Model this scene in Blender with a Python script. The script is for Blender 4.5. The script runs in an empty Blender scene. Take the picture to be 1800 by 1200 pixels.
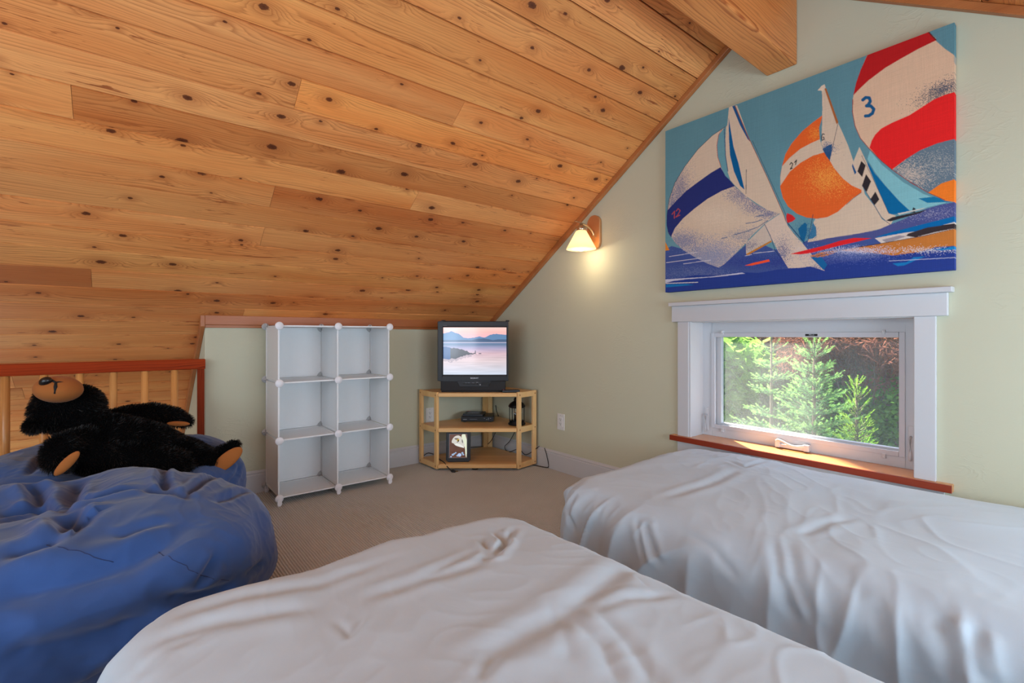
import bpy, bmesh, math, random
import numpy as np
from mathutils import Vector, Matrix

S = bpy.context.scene
COL = S.collection
rnd = random.Random(7)

# ------------------------------------------------------------------ camera
F, HZ, YAW = 848.15, 588.6, math.radians(38.765)
SY, CY = math.sin(YAW), math.cos(YAW)
cd = bpy.data.cameras.new('camera'); cam = bpy.data.objects.new('camera', cd); COL.objects.link(cam)
cam.location = (0, 0, 1.0); cam.rotation_euler = (math.pi/2, 0, -YAW)
cd.sensor_width = 36; cd.lens = 36*F/1800; cd.shift_y = -(600-HZ)/1800; cd.clip_start = .02; cd.clip_end = 200
S.camera = cam

# ------------------------------------------------------------------ world, sun, lights, exposure
S.view_settings.view_transform = 'Standard'; S.view_settings.look = 'None'
S.view_settings.gamma = 1; S.view_settings.use_curve_mapping = False
S.view_settings.exposure = 0.35
world = bpy.data.worlds.new('world'); S.world = world; world.use_nodes = True
wn = world.node_tree; bg = wn.nodes['Background']
sky = wn.nodes.new('ShaderNodeTexSky'); sky.sky_type = 'NISHITA'; sky.sun_disc = False
sky.sun_elevation = math.radians(48); sky.sun_rotation = math.radians(25); sky.air_density = 1.0; sky.dust_density = 1.5
wn.links.new(sky.outputs[0], bg.inputs[0]); bg.inputs[1].default_value = 0.30
def sunlamp(d, e, ang):
    l = bpy.data.lights.new('sun', 'SUN'); l.energy = e; l.angle = math.radians(ang); l.color = (1, .93, .82)
    o = bpy.data.objects.new('sun', l); COL.objects.link(o); o.location = (6, 6, 8)
    o.rotation_euler = Vector(d).to_track_quat('-Z', 'Y').to_euler(); return o
sunlamp((-1, -1.2, -2.5), 22.0, .53)
def area(name, loc, target, sx, sy, e, col=(1, 1, 1)):
    l = bpy.data.lights.new(name, 'AREA'); l.shape = 'RECTANGLE'; l.size = sx; l.size_y = sy; l.energy = e; l.color = col
    o = bpy.data.objects.new(name, l); COL.objects.link(o); o.location = loc
    o.rotation_euler = (Vector(target)-Vector(loc)).to_track_quat('-Z', 'Y').to_euler(); return o
LAMP_TINT = (.80, 1.03, 1.26)  # cool tint for the added lamps, offsets warm bounce from the ceiling boards
area('left_fill', (-2.3, .6, 1.3), (2.5, 1.8, 1.3), 2.2, 1.5, 31, LAMP_TINT)  # added fill lamp inside the room; the left wall is solid
area('front_key_light', (1.3, -1.2, 1.1), (.5, 2.8, 1.5), 2.2, 1.0, 54, LAMP_TINT)  # added main light from front right; no window is modelled there
area('ceiling_fill', (-1.3, .1, .9), (-.7, .9, 2.2), 1.0, 1.0, 13, (.90, 1.02, 1.15))  # unseen area lamp added to brighten the ceiling boards
area('overhead_fill', (.1, .1, 2.1), (.8, 1.6, 0), 1.3, 1.0, 5, LAMP_TINT)  # added soft light from above for the beds; no fixture hangs there
area('stairwell_fill', (-1.6, 4.2, -1.2), (-.4, 4.5, .4), 1.6, 1.2, 16, (.88, 1.0, 1.12))  # added lamp that lifts the stairwell side from below

# ------------------------------------------------------------------ helpers
def ray(px, py):
    a = (px-900)/F; b = -(py-HZ)/F
    return Vector((SY+a*CY, CY-a*SY, b))
C0 = Vector((0, 0, 1.0))
def onX(px, py, X): r = ray(px, py); return C0+r*(X/r.x)
def onY(px, py, Y): r = ray(px, py); return C0+r*(Y/r.y)
def onZ(px, py, Z): r = ray(px, py); return C0+r*((Z-1)/r.z)
def proj(P):            # numpy (n,3) -> px,py,depth
    d = P[:, 0]*SY+P[:, 1]*CY; l = P[:, 0]*CY-P[:, 1]*SY
    return 900+F*l/d, HZ-F*(P[:, 2]-1)/d, d

class MB:
    def __init__(s): s.v = []; s.f = []; s.sm = []
    def add(s, vs, fs, smooth=False):
        b = len(s.v); s.v += [tuple(v) for v in vs]
        s.f += [tuple(b+i for i in f) for f in fs]; s.sm += [smooth]*len(fs); return s
    def box(s, x0, x1, y0, y1, z0, z1, c=0.0, M=None):
        if c <= 0:
            vs = [(x, y, z) for x in (x0, x1) for y in (y0, y1) for z in (z0, z1)]
            fs = [(0, 1, 3, 2), (4, 6, 7, 5), (0, 4, 5, 1), (2, 3, 7, 6), (0, 2, 6, 4), (1, 5, 7, 3)]
        else:
            bm = bmesh.new(); bmesh.ops.create_cube(bm, size=1)
            for v in bm.verts:
                v.co = Vector(((x0+x1)/2+v.co.x*(x1-x0), (y0+y1)/2+v.co.y*(y1-y0), (z0+z1)/2+v.co.z*(z1-z0)))
            bmesh.ops.bevel(bm, geom=list(bm.edges), offset=c, segments=2, affect='EDGES', profile=.6)
            bm.verts.index_update(); vs = [v.co.copy() for v in bm.verts]; fs = [[v.index for v in f.verts] for f in bm.faces]; bm.free()
        if M is not None: vs = [M @ Vector(v) for v in vs]
        return s.add(vs, fs)
    def prism(s, poly, z0, z1, M=None, smooth=False):     # poly in xy
        n = len(poly); vs = [(x, y, z0) for x, y in poly]+[(x, y, z1) for x, y in poly]
        fs = [tuple(range(n))[::-1], tuple(range(n, 2*n))]
        if M is not None: vs = [M @ Vector(v) for v in vs]
        s.add(vs, fs)
        b = len(s.v)-2*n
        for i in range(n):
            j = (i+1) % n; s.f.append((b+i, b+j, b+n+j, b+n+i)); s.sm.append(smooth)
        return s
    def lathe(s, prof, c=(0, 0, 0), n=24, M=None, sc=(1, 1)):
        vs = []; fs = []
        for r, z in prof:
            for k in range(n):
                t = 2*math.pi*k/n; vs.append(Vector((r*math.cos(t)*sc[0], r*math.sin(t)*sc[1], z)))
        for i in range(len(prof)-1):
            for k in range(n):
                k2 = (k+1) % n; fs.append((i*n+k, i*n+k2, (i+1)*n+k2, (i+1)*n+k))
        if prof[0][0] > 1e-5: fs.append(tuple(range(n))[::-1])
        if prof[-1][0] > 1e-5: fs.append(tuple((len(prof)-1)*n+k for k in range(n)))
        if M is not None: vs = [M @ v for v in vs]
        vs = [v+Vector(c) for v in vs]
        return s.add(vs, fs, True)
    def tube(s, pts, r, n=8, flat=1.0):
        pts = [Vector(p) for p in pts]; m = len(pts); vs = []; fs = []
        rr = r if isinstance(r, (list, tuple)) else [r]*m
        up = Vector((0, 0, 1))
        for i, p in enumerate(pts):
            t = (pts[min(i+1, m-1)]-pts[max(i-1, 0)]).normalized()
            a = t.cross(up)
            if a.length < .05: a = t.cross(Vector((1, 0, 0)))
            a.normalize(); b = a.cross(t).normalized()
            for k in range(n):
                q = 2*math.pi*k/n; vs.append(p+a*math.cos(q)*rr[i]+b*math.sin(q)*rr[i]*flat)
        for i in range(m-1):
            for k in range(n):
                k2 = (k+1) % n; fs.append((i*n+k, i*n+k2, (i+1)*n+k2, (i+1)*n+k))
        fs.append(tuple(range(n))[::-1]); fs.append(tuple((m-1)*n+k for k in range(n)))
        return s.add(vs, fs, True)
    def ball(s, c, rad, M=None, n=20, m=12):
        prof = [(math.sin(math.pi*i/m), -math.cos(math.pi*i/m)) for i in range(m+1)]
        prof[0] = (0, -1); prof[-1] = (0, 1)
        vs = []; fs = []
        for r, z in prof:
            for k in range(n):
                t = 2*math.pi*k/n; v = Vector((r*math.cos(t)*rad[0], r*math.sin(t)*rad[1], z*rad[2]))
                vs.append((M @ v if M is not None else v)+Vector(c))
        for i in range(m):
            for k in range(n):
                k2 = (k+1) % n; fs.append((i*n+k, i*n+k2, (i+1)*n+k2, (i+1)*n+k))
        return s.add(vs, fs, True)
    def mesh(s, name):
        me = bpy.data.meshes.new(name); me.from_pydata(s.v, [], s.f)
        me.polygons.foreach_set('use_smooth', s.sm); me.validate(); me.update()
        bm = bmesh.new(); bm.from_mesh(me); bmesh.ops.remove_doubles(bm, verts=bm.verts, dist=1e-6)
        bmesh.ops.recalc_face_normals(bm, faces=bm.faces); bm.to_mesh(me); bm.free()
        return me
    def obj(s, name, mat, parent=None):
        return link(name, s.mesh(name), mat, parent)
def link(name, me, mat, parent=None):
    o = bpy.data.objects.new(name, me); COL.objects.link(o)
    if mat is not None and not me.materials: me.materials.append(mat)
    if parent is not None: o.parent = parent
    return o
def tag(o, label, cat, group=None, kind=None):
    if label: o['label'] = label
    if cat: o['category'] = cat
    if group: o['group'] = group
    if kind: o['kind'] = kind
    return o
def struct(o, label=None):
    o['kind'] = 'structure'
    if label: o['label'] = label
    return o
def empty(name, loc, label=None, cat=None, group=None, rz=0):
    o = bpy.data.objects.new(name, None); COL.objects.link(o); o.location = loc; o.rotation_euler = (0, 0, rz)
    o.empty_display_size = .1
    return tag(o, label, cat, group)
def bevel(o, w, seg=2):
    m = o.modifiers.new('bevel', 'BEVEL'); m.width = w; m.segments = seg; m.limit_method = 'ANGLE'; return o
def text_mesh(s, size, ext=.0004):
    cu = bpy.data.curves.new('lettering', 'FONT'); cu.body = s; cu.size = size; cu.align_x = 'CENTER'; cu.align_y = 'CENTER'
    cu.extrude = ext; o = bpy.data.objects.new('lettering', cu); COL.objects.link(o)
    dg = bpy.context.evaluated_depsgraph_get(); me = bpy.data.meshes.new_from_object(o.evaluated_get(dg))
    bpy.data.objects.remove(o); return me

# numpy gradient noise
_rs = np.random.RandomState(3); _PM = np.concatenate([_rs.permutation(256)]*3)
_G = _rs.normal(size=(256, 3)); _G /= np.linalg.norm(_G, axis=1)[:, None]
def noise(P):
    P = np.asarray(P, float); I = np.floor(P).astype(int); f = P-I; u = f*f*f*(f*(f*6-15)+10); I &= 255
    r = 0
    for dx in (0, 1):
        for dy in (0, 1):
            for dz in (0, 1):
                h = _PM[_PM[_PM[(I[:, 0]+dx) & 255]+((I[:, 1]+dy) & 255)]+((I[:, 2]+dz) & 255)]
                g = _G[h]; d = f-np.array([dx, dy, dz])
                w = (u[:, 0] if dx else 1-u[:, 0])*(u[:, 1] if dy else 1-u[:, 1])*(u[:, 2] if dz else 1-u[:, 2])
                r = r+w*(g*d).sum(1)
    return r*1.6
def ridge(P, k=3): return np.maximum(0, 1-np.abs(noise(P))*2.0)**k

def grid_mesh(name, V, nu, nv, closeu=False, mat=None, parent=None):
    me = bpy.data.meshes.new(name)
    i = np.arange(nu if closeu else nu-1)[:, None]; j = np.arange(nv-1)[None, :]
    i2 = (i+1) % nu
    Q = np.stack([i*nv+j+0*i, i2*nv+j, i2*nv+j+1, i*nv+j+1+0*i], -1).reshape(-1, 4)
    me.vertices.add(len(V)); me.vertices.foreach_set('co', V.astype(np.float32).ravel())
    me.loops.add(Q.size); me.loops.foreach_set('vertex_index', Q.astype(np.int32).ravel())
    me.polygons.add(len(Q)); me.polygons.foreach_set('loop_start', (np.arange(len(Q))*4).astype(np.int32))
    me.polygons.foreach_set('loop_total', np.full(len(Q), 4, np.int32)); me.polygons.foreach_set('use_smooth', np.ones(len(Q), bool))
    me.update(calc_edges=True); me.validate()
    return link(name, me, mat, parent)
def tri_mesh(name, V, mat, parent=None, smooth=False, k=3):
    n = len(V)//k; me = bpy.data.meshes.new(name)
    me.vertices.add(len(V)); me.vertices.foreach_set('co', np.asarray(V, np.float32).ravel())
    me.loops.add(len(V)); me.loops.foreach_set('vertex_index', np.arange(len(V), dtype=np.int32))
    me.polygons.add(n); me.polygons.foreach_set('loop_start', (np.arange(n)*k).astype(np.int32))
    me.polygons.foreach_set('loop_total', np.full(n, k, np.int32)); me.update(calc_edges=True)
    return link(name, me, mat, parent)
def normals(V, nu, nv, closeu):
    A = V.reshape(nu, nv, 3)
    if closeu: du = np.roll(A, -1, 0)-np.roll(A, 1, 0)
    else: du = np.gradient(A, axis=0)
    dv = np.gradient(A, axis=1); N = np.cross(du, dv); L = np.linalg.norm(N, axis=2, keepdims=True); L[L < 1e-9] = 1
    return (N/L).reshape(-1, 3)
def segdist(V, pl):
    d = np.full(len(V), 9.0); t_all = np.zeros(len(V))
    n = len(pl)-1
    for k in range(n):
        a = pl[k]; b = pl[k+1]; ab = b-a; t = np.clip(((V-a) @ ab)/max(ab @ ab, 1e-9), 0, 1)
        q = np.linalg.norm(V-(a+t[:, None]*ab), axis=1); m = q < d; d[m] = q[m]; t_all[m] = (k+t[m])/n
    return d, t_all
def crease_disp(V, N, lines, vis=None):
    """lines: (pixel polyline, amplitude, width); each is laid on the surface where the photo shows it"""
    px, py, dp = proj(V); toC = np.array([0, 0, 1.0])-V
    front = (N*toC).sum(1) > 0; idx = np.where(front & (dp > .05))[0]
    out = np.zeros(len(V))
    for pts, amp, w in lines:
        P = []
        for k in range(len(pts)-1):
            m = max(1, int(math.hypot(pts[k+1][0]-pts[k][0], pts[k+1][1]-pts[k][1])/25))
            for q in range(m): P.append((pts[k][0]+(pts[k+1][0]-pts[k][0])*q/m, pts[k][1]+(pts[k+1][1]-pts[k][1])*q/m))
        P.append(pts[-1]); pl = []
        for x, y in P:
            e = (px[idx]-x)**2+(py[idx]-y)**2+dp[idx]*4; pl.append(V[idx[np.argmin(e)]])
        d, t = segdist(V, np.array(pl)); fade = np.minimum(1, np.minimum(t, 1-t)*5+.15)
        out += fade*(-amp*np.exp(-(d/w)**2)+.55*amp*np.exp(-((d-2.1*w)/(1.2*w))**2))
    return out

# ------------------------------------------------------------------ materials
def lin(c): return tuple(((x/255)/12.92 if x/255 <= .04045 else ((x/255+.055)/1.055)**2.4) for x in c[:3])
class NT:
    def __init__(s, name):
        s.m = bpy.data.materials.new(name); s.m.use_nodes = True; s.t = s.m.node_tree; s.b = s.t.nodes['Principled BSDF']
        s.out = s.t.nodes['Material Output']
    def n(s, ty, ins=None, **kw):
        x = s.t.nodes.new(ty)
        for k, v in kw.items(): setattr(x, k, v)
        for k, v in (ins or {}).items(): s.set(x.inputs[k], v)
        return x
    def set(s, sock, v):
        if isinstance(v, bpy.types.NodeSocket): s.t.links.new(v, sock)
        elif isinstance(v, bpy.types.Node): s.t.links.new(v.outputs[0], sock)
        else:
            if isinstance(v, tuple) and len(v) == 3 and sock.type == 'RGBA': v = v+(1,)
            sock.default_value = v
    def math(s, op, a, b=0.0, c=0.0):
        return s.n('ShaderNodeMath', {0: a, 1: b, 2: c}, operation=op).outputs[0]
    def mix(s, f, a, b, blend='MIX'):
        x = s.n('ShaderNodeMix', data_type='RGBA', blend_type=blend)
        s.set(x.inputs[0], f); s.set(x.inputs[6], a); s.set(x.inputs[7], b); return x.outputs[2]
    def ramp(s, f, stops, interp='LINEAR'):
        x = s.n('ShaderNodeValToRGB', {0: f}); r = x.color_ramp; r.interpolation = interp
        while len(r.elements) < len(stops): r.elements.new(.5)
        for e, (p, c) in zip(r.elements, stops):
            e.position = p; e.color = (c, c, c, 1) if isinstance(c, (int, float)) else tuple(c)+(1,)
        return x.outputs[0]
    def noise(s, vec, scale, detail=2, rough=.5, dist=0):
        return s.n('ShaderNodeTexNoise', {'Vector': vec, 'Scale': scale, 'Detail': detail, 'Roughness': rough, 'Distortion': dist})
    def coord(s, kind='Object'): return s.n('ShaderNodeTexCoord').outputs[kind]
    def mapping(s, vec, sc=(1, 1, 1), loc=(0, 0, 0)): return s.n('ShaderNodeMapping', {'Vector': vec, 'Scale': sc, 'Location': loc}).outputs[0]
    def bump(s, h, strength=.3, dist=.01): 
        x = s.n('ShaderNodeBump', {'Height': h, 'Strength': strength, 'Distance': dist}); s.set(s.b.inputs['Normal'], x.outputs[0]); return x
    def done(s, base=None, rough=None, metal=None, spec=None):
        if base is not None: s.set(s.b.inputs['Base Color'], base)
        if rough is not None: s.set(s.b.inputs['Roughness'], rough)
        if metal is not None: s.set(s.b.inputs['Metallic'], metal)
        if spec is not None: s.set(s.b.inputs['Specular IOR Level'], spec)
        return s.m
def plain(name, c, rough=.5, metal=0, spec=.5, var=.04, scale=30, bump=0):
    t = NT(name); co = t.coord(); nz = t.noise(co, scale, 3)
    k = lin(c); col = t.mix(t.math('MULTIPLY', nz.outputs[0], 1), tuple(x*(1-var) for x in k), tuple(min(1, x*(1+var)) for x in k))
    if bump: t.bump(nz.outputs[0], bump, .002)
    return t.done(col, rough, metal, spec)

def wood(name, light, mid, dark, knots=True, ring=70, knotc=(70, 32, 14), rough=.45, axis=0, tint=True, grain=.5, warp=1.0, cellx=2.6, celly=7.3, coat=.0, spec=.35, streaks=False):
    """board grain running along the object's own axis; knots are voronoi centres the grain flows around"""
    t = NT(name); co = t.coord(); oi = t.n('ShaderNodeObjectInfo')
    off = t.n('ShaderNodeCombineXYZ', {0: t.math('MULTIPLY', oi.outputs['Random'], 37.0), 1: t.math('MULTIPLY', oi.outputs['Random'], 91.7), 2: t.math('MULTIPLY', oi.outputs['Random'], 13.3)})
    sp = t.n('ShaderNodeSeparateXYZ', {0: co})
    ax = [sp.outputs[0], sp.outputs[1], sp.outputs[2]]
    al = ax[axis]; ac = t.math('ADD', ax[(axis+1) % 3], t.math('MULTIPLY', ax[(axis+2) % 3], .9))
    p = t.n('ShaderNodeVectorMath', {0: t.n('ShaderNodeCombineXYZ', {0: al, 1: ac, 2: 0.0}), 1: off}, operation='ADD').outputs[0]
    ps = t.n('ShaderNodeSeparateXYZ', {0: p}); X, Y = ps.outputs[0], ps.outputs[1]
    # broad warp
    wv = t.noise(t.mapping(p, (1.1, 5, 1)), 1.0, 2)
    ph = t.math('ADD', Y, t.math('MULTIPLY', wv.outputs[0], .07*warp))
    kmask = None
    if knots:
        sc = t.n('ShaderNodeCombineXYZ', {0: t.math('MULTIPLY', X, cellx), 1: t.math('MULTIPLY', Y, celly), 2: 0.0})
        vo = t.n('ShaderNodeTexVoronoi', {'Vector': sc, 'Scale': 1.0, 'Randomness': .95}, voronoi_dimensions='2D')
        df = t.n('ShaderNodeVectorMath', {0: sc, 1: vo.outputs['Position']}, operation='SUBTRACT').outputs[0]
        ds = t.n('ShaderNodeSeparateXYZ', {0: df})
        dx = t.math('MULTIPLY', ds.outputs[0], 1/cellx); dy = t.math('MULTIPLY', ds.outputs[1], 1/celly)
        cs = t.n('ShaderNodeSeparateColor', {0: vo.outputs['Color']})
        size = t.math('MULTIPLY_ADD', t.math('POWER', cs.outputs[0], 1.6), .0105, .0042)
        on = t.math('GREATER_THAN', cs.outputs[1], .16)
        q = t.math('POWER', t.math('MULTIPLY', dx, .62), 2.0); q = t.math('ADD', q, t.math('POWER', dy, 2.0)); r = t.math('SQRT', q)
        rr = t.math('DIVIDE', r, size)
        wob = t.math('MULTIPLY_ADD', t.noise(p, 130, 2).outputs[0], .8, -.4); rr = t.math('ADD', rr, wob)
        kn = t.ramp(rr, [(0, 1), (.75, 1), (1.0, 0)]); kmask = t.math('MULTIPLY', kn, on)
        # flow round knots
        g = t.math('ADD', t.math('POWER', t.math('MULTIPLY', dx, 15), 2.0), t.math('POWER', t.math('MULTIPLY', dy, 38), 2.0))
        fl = t.math('MULTIPLY', t.math('EXPONENT', t.math('MULTIPLY', g, -1.0)), on)
        ph = t.math('ADD', ph, t.math('MULTIPLY', fl, t.math('MULTIPLY_ADD', size, 5.5, .0)))
        halo = t.math('MULTIPLY', t.ramp(t.math('DIVIDE', r, t.math('MULTIPLY', size, 4.5)), [(0, 1), (1, 0)]), on)
    ph2 = t.math('MULTIPLY', ph, ring)
    jit = t.noise(t.mapping(p, (1.5, 25, 1)), 1.0, 3); ph2 = t.math('ADD', ph2, t.math('MULTIPLY', jit.outputs[0], 3.0))
    si = t.math('FRACT', ph2); rings = t.ramp(si, [(0, 0), (.55, .25), (.88, 1), (1, 0)])
    fine = t.noise(t.mapping(p, (6, 330, 1)), 1.0, 3, .7)
    big = t.noise(t.mapping(p, (.8, 9, 1)), 1.0, 2)
    rfreq = t.noise(t.mapping(p, (.7, 12, 1), (5, 5, 0)), 1.0, 1)
    rs = t.math('MULTIPLY', rings, t.ramp(rfreq.outputs[0], [(.35, .25), (.65, 1)]))
    col = t.mix(t.ramp(big.outputs[0], [(.3, 0), (.7, 1)]), lin(light), lin(mid))
    col = t.mix(t.math('MULTIPLY', rs, grain), col, lin(dark))
    col = t.mix(t.math('MULTIPLY', t.ramp(fine.outputs[0], [(.4, 0), (.75, 1)]), .30), col, lin(dark))
    if knots:
        col = t.mix(t.math('MULTIPLY', halo, .5), col, lin(dark))
        col = t.mix(t.math('MULTIPLY', kmask, .93), col, lin(knotc))
        core = t.math('MULTIPLY', t.ramp(rr, [(0, 1), (.42, 0)]), on); col = t.mix(t.math('MULTIPLY', core, .6), col, tuple(x*.4 for x in lin(knotc)))
    if streaks:
        sk = t.noise(t.mapping(p, (5.0, 62, 1), (3, 9, 0)), 1.0, 4, .6, 1.2); pm = t.noise(t.mapping(p, (2.2, 7, 1), (8, 1, 0)), 1.0, 1)
        k_ = t.math('MULTIPLY', t.ramp(sk.outputs[0], [(.60, 0), (.66, 1)]), t.ramp(pm.outputs[0], [(.52, 0), (.6, 1)])); col = t.mix(t.math('MULTIPLY', k_, .8), col, lin((140, 60, 26)))
    if tint:
        col = t.mix(1.0, col, oi.outputs['Color'], 'MULTIPLY')
    t.bump(t.math('ADD', t.math('MULTIPLY', rs, .4), fine.outputs[0]), .12, .0012)
    t.set(t.b.inputs['Coat Weight'], coat); t.set(t.b.inputs['Coat Roughness'], .25)
    return t.done(col, rough, 0, spec)

def wallpaint(name, c):
    t = NT(name); co = t.coord(); n1 = t.noise(co, 3.0, 4, .55, .6); n2 = t.noise(t.mapping(co, (1, 1, 2.2)), 9, 3, .5, 1.2)
    tro = t.ramp(n2.outputs[0], [(.46, 0), (.5, 1), (.56, .2), (1, 0)])
    n3 = t.noise(co, 180, 2)
    k = lin(c); col = t.mix(n1.outputs[0], tuple(x*.975 for x in k), tuple(x*1.025 for x in k))
    h = t.math('ADD', t.math('MULTIPLY', tro, t.ramp(n1.outputs[0], [(.5, 0), (.62, 1)])), t.math('MULTIPLY', n3.outputs[0], .25))
    t.bump(h, .22, .004)
    return t.done(col, .72, 0, .25)
M = {}
M['wall'] = wallpaint('sage wall paint', (198, 197, 172))
M['plank'] = wood('knotty cedar board', (242, 172, 104), (228, 140, 74), (152, 72, 30), ring=75, grain=.55, warp=1.6, knotc=(92, 44, 24), cellx=3.1, streaks=True)
M['trimwood'] = wood('stained fir trim', (190, 116, 64), (172, 96, 48), (124, 66, 34), knots=False, ring=160, axis=0, tint=False, rough=.35)
M['trimwoody'] = wood('stained fir rake trim', (194, 124, 72), (176, 104, 56), (124, 66, 34), knots=False, ring=160, axis=1, tint=False, rough=.35)
M['beam'] = wood('fir beam', (232, 160, 92), (214, 134, 70), (150, 72, 32), knots=True, ring=75, tint=False, grain=.85, warp=1.7, cellx=1.1, celly=3.0, knotc=(140, 70, 36))
M['rail'] = wood('red stained rail', (176, 66, 22), (150, 46, 12), (70, 16, 5), knots=False, ring=70, warp=1.5, tint=False, spec=.08, rough=.55, grain=.9, coat=.0)
M['post'] = wood('red stained post', (150, 58, 24), (126, 42, 16), (80, 22, 8), knots=False, ring=110, axis=2, tint=False, spec=.08, rough=.6, grain=.7, coat=.0)
M['spindle'] = wood('clear finished spindle', (236, 178, 110), (222, 156, 88), (190, 116, 60), knots=False, ring=120, axis=2, tint=True, rough=.35, coat=.3)
M['pine'] = wood('pine shelf wood', (240, 200, 142), (232, 184, 120), (202, 142, 84), knots=False, ring=110, axis=0, tint=True, rough=.4)
M['pinev'] = wood('pine upright wood', (242, 204, 146), (234, 190, 126), (208, 150, 92), knots=False, ring=110, axis=2, tint=True, rough=.4)
M['sill'] = wood('varnished sill wood', (226, 160, 96), (214, 142, 78), (178, 100, 50), knots=False, ring=90, axis=1, tint=False, rough=.25, grain=.35, coat=.4)
M['sillnose'] = wood('red sill edge', (160, 66, 36), (140, 50, 28), (92, 30, 16), knots=False, ring=190, axis=1, tint=False, rough=.3)
M['white'] = plain('white trim paint', (200, 201, 203), .38, var=.015, scale=12, bump=.03)
M['winwhite'] = plain('white window frame', (200, 202, 206), .35, var=.01)
M['screenwhite'] = plain('screen frame grey white', (196, 198, 204), .4, var=.01)
M['plastic'] = plain('white plastic panel', (234, 235, 235), .42, var=.015, scale=40)
M['disc'] = plain('white connector plastic', (236, 236, 240), .35, var=.01)
M['clip'] = plain('clear grey plastic', (186, 186, 186), .25, var=.02)
M['blackp'] = plain('black plastic', (22, 24, 29), .42, var=.03)
M['blackm'] = plain('matte black plastic', (14, 15, 17), .6, var=.05, scale=200, bump=.1)
M['grille'] = plain('dark speaker grille', (24, 22, 23), .65, var=.2, scale=900, bump=.3)
M['tvside'] = plain('dark television cabinet', (52, 56, 56), .5, var=.05)
M['grey'] = plain('grey print', (150, 152, 158), .4, var=.01)
M['silver'] = plain('silver letters', (205, 205, 212), .3, .6, var=.01)
M['cable'] = plain('black cable rubber', (18, 18, 20), .5)
M['redp'] = plain('red print', (200, 45, 35), .5)
M['copperpeg'] = plain('dark wood peg', (150, 88, 48), .5)
M['backing'] = plain('dark gap behind boards', (70, 38, 22), .9)
M['outlet'] = plain('outlet plate plastic', (222, 220, 216), .35, var=.01)
M['slot'] = plain('outlet slot', (50, 45, 42), .7)
M['iron'] = plain('black lantern iron', (24, 25, 28), .45, .6)
M['brass'] = plain('plug brass', (170, 140, 100), .35, .9)
M['nickel'] = plain('brushed nickel', (206, 186, 160), .28, 1.0, var=.03, scale=60)
M['plate'] = plain('satin metal back plate', (214, 160, 112), .42, .75, var=.02)

# beige ribbed carpet
t = NT('ribbed beige carpet'); co = t.coord(); sp = t.n('ShaderNodeSeparateXYZ', {0: co})
wob = t.noise(co, 9, 2); xx = t.math('ADD', sp.outputs[0], t.math('MULTIPLY', wob.outputs[0], .006))
rib = t.math('SINE', t.math('MULTIPLY', xx, 2*math.pi/.0118))
lo = t.math('SINE', t.math('ADD', t.math('MULTIPLY', sp.outputs[1], 2*math.pi/.0085), t.math('MULTIPLY', rib, 1.2)))
pile = t.noise(co, 420, 3, .7); blot = t.noise(co, 1.7, 3)
h = t.math('ADD', t.math('MULTIPLY', rib, .5), t.math('ADD', t.math('MULTIPLY', lo, .22), t.math('MULTIPLY', pile.outputs[0], .6)))
f = t.math('MULTIPLY_ADD', h, .32, .36)
f = t.math('ADD', f, .12); col = t.mix(f, lin((142, 143, 142)), lin((250, 250, 246)))
col = t.mix(t.ramp(blot.outputs[0], [(.4, 0), (.7, .18)]), col, lin((176, 172, 166)))
t.bump(h, .9, .005); M['carpet'] = t.done(col, .95, 0, .1)
t.set(t.b.inputs['Sheen Weight'], .2)

def fabric(name, c, c2, weave=900, rough=.85, sheen=.2, bumpw=.08):
    t = NT(name); co = t.coord(); n1 = t.noise(co, 5, 3); n2 = t.noise(t.mapping(co, (1, 1, .3)), weave, 2); n3 = t.noise(co, 16, 5, .62, 1.0)
    col = t.mix(n1.outputs[0], lin(c), lin(c2)); col = t.mix(t.math('MULTIPLY', n2.outputs[0], .12), col, tuple(x*1.25 for x in lin(c)))
    t.bump(t.math('ADD', t.math('MULTIPLY', n2.outputs[0], .12), n3.outputs[0]), bumpw, .006)
    t.set(t.b.inputs['Sheen Weight'], sheen); return t.done(col, rough, 0, .2)
M['duvet'] = fabric('white cotton duvet', (180, 194, 204), (186, 200, 210), bumpw=.11)
M['mattress'] = fabric('mattress ticking', (200, 198, 190), (190, 188, 182))
M['denim'] = fabric('blue cotton twill', (46, 76, 130), (54, 84, 138), weave=700, sheen=.25, bumpw=.12)
M['seam'] = plain('dark blue stitching', (30, 48, 92), .8)
def furmat(name, c, rough, spec):
    t = NT(name); return t.done(lin(c), rough, 0, spec)
M['fur'] = furmat('black plush fur', (13, 12, 12), .5, .35)
M['furbody'] = furmat('black plush backing', (7, 7, 8), .9, .05)
M['suede'] = fabric('tan plush suede', (150, 88, 40), (168, 104, 52), weave=500, sheen=.06)
M['nose'] = plain('glossy black nose', (22, 20, 20), .25)
M['seamblk'] = plain('black embroidery', (14, 12, 12), .8)

def vcol(name, rough=.8, emit=0.0, weave=False, spec=.2):
    t = NT(name); at = t.n('ShaderNodeVertexColor', layer_name='Col'); c = at.outputs[0]
    if weave:
        co = t.coord(); a = t.noise(t.mapping(co, (1, 60, 1)), 14, 2); b = t.noise(t.mapping(co, (1, 1, 60)), 14, 2); g = t.noise(co, 420, 2)
        w = t.math('MULTIPLY_ADD', t.math('ADD', t.math('ADD', a.outputs[0], b.outputs[0]), g.outputs[0]), .28, .58)
        c = t.mix(1.0, c, t.n('ShaderNodeCombineColor', {0: w, 1: w, 2: w}).outputs[0], 'MULTIPLY'); t.bump(g.outputs[0], .2, .001)
    if emit:
        t.set(t.b.inputs['Emission Color'], c); t.set(t.b.inputs['Emission Strength'], emit); c = (0.01, 0.01, 0.012)
    return t.done(c, rough, 0, spec)
M['canvas'] = vcol('printed canvas', .85, weave=True)
M['tvscreen'] = vcol('television picture', .12, 1.0, spec=.5)
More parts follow.
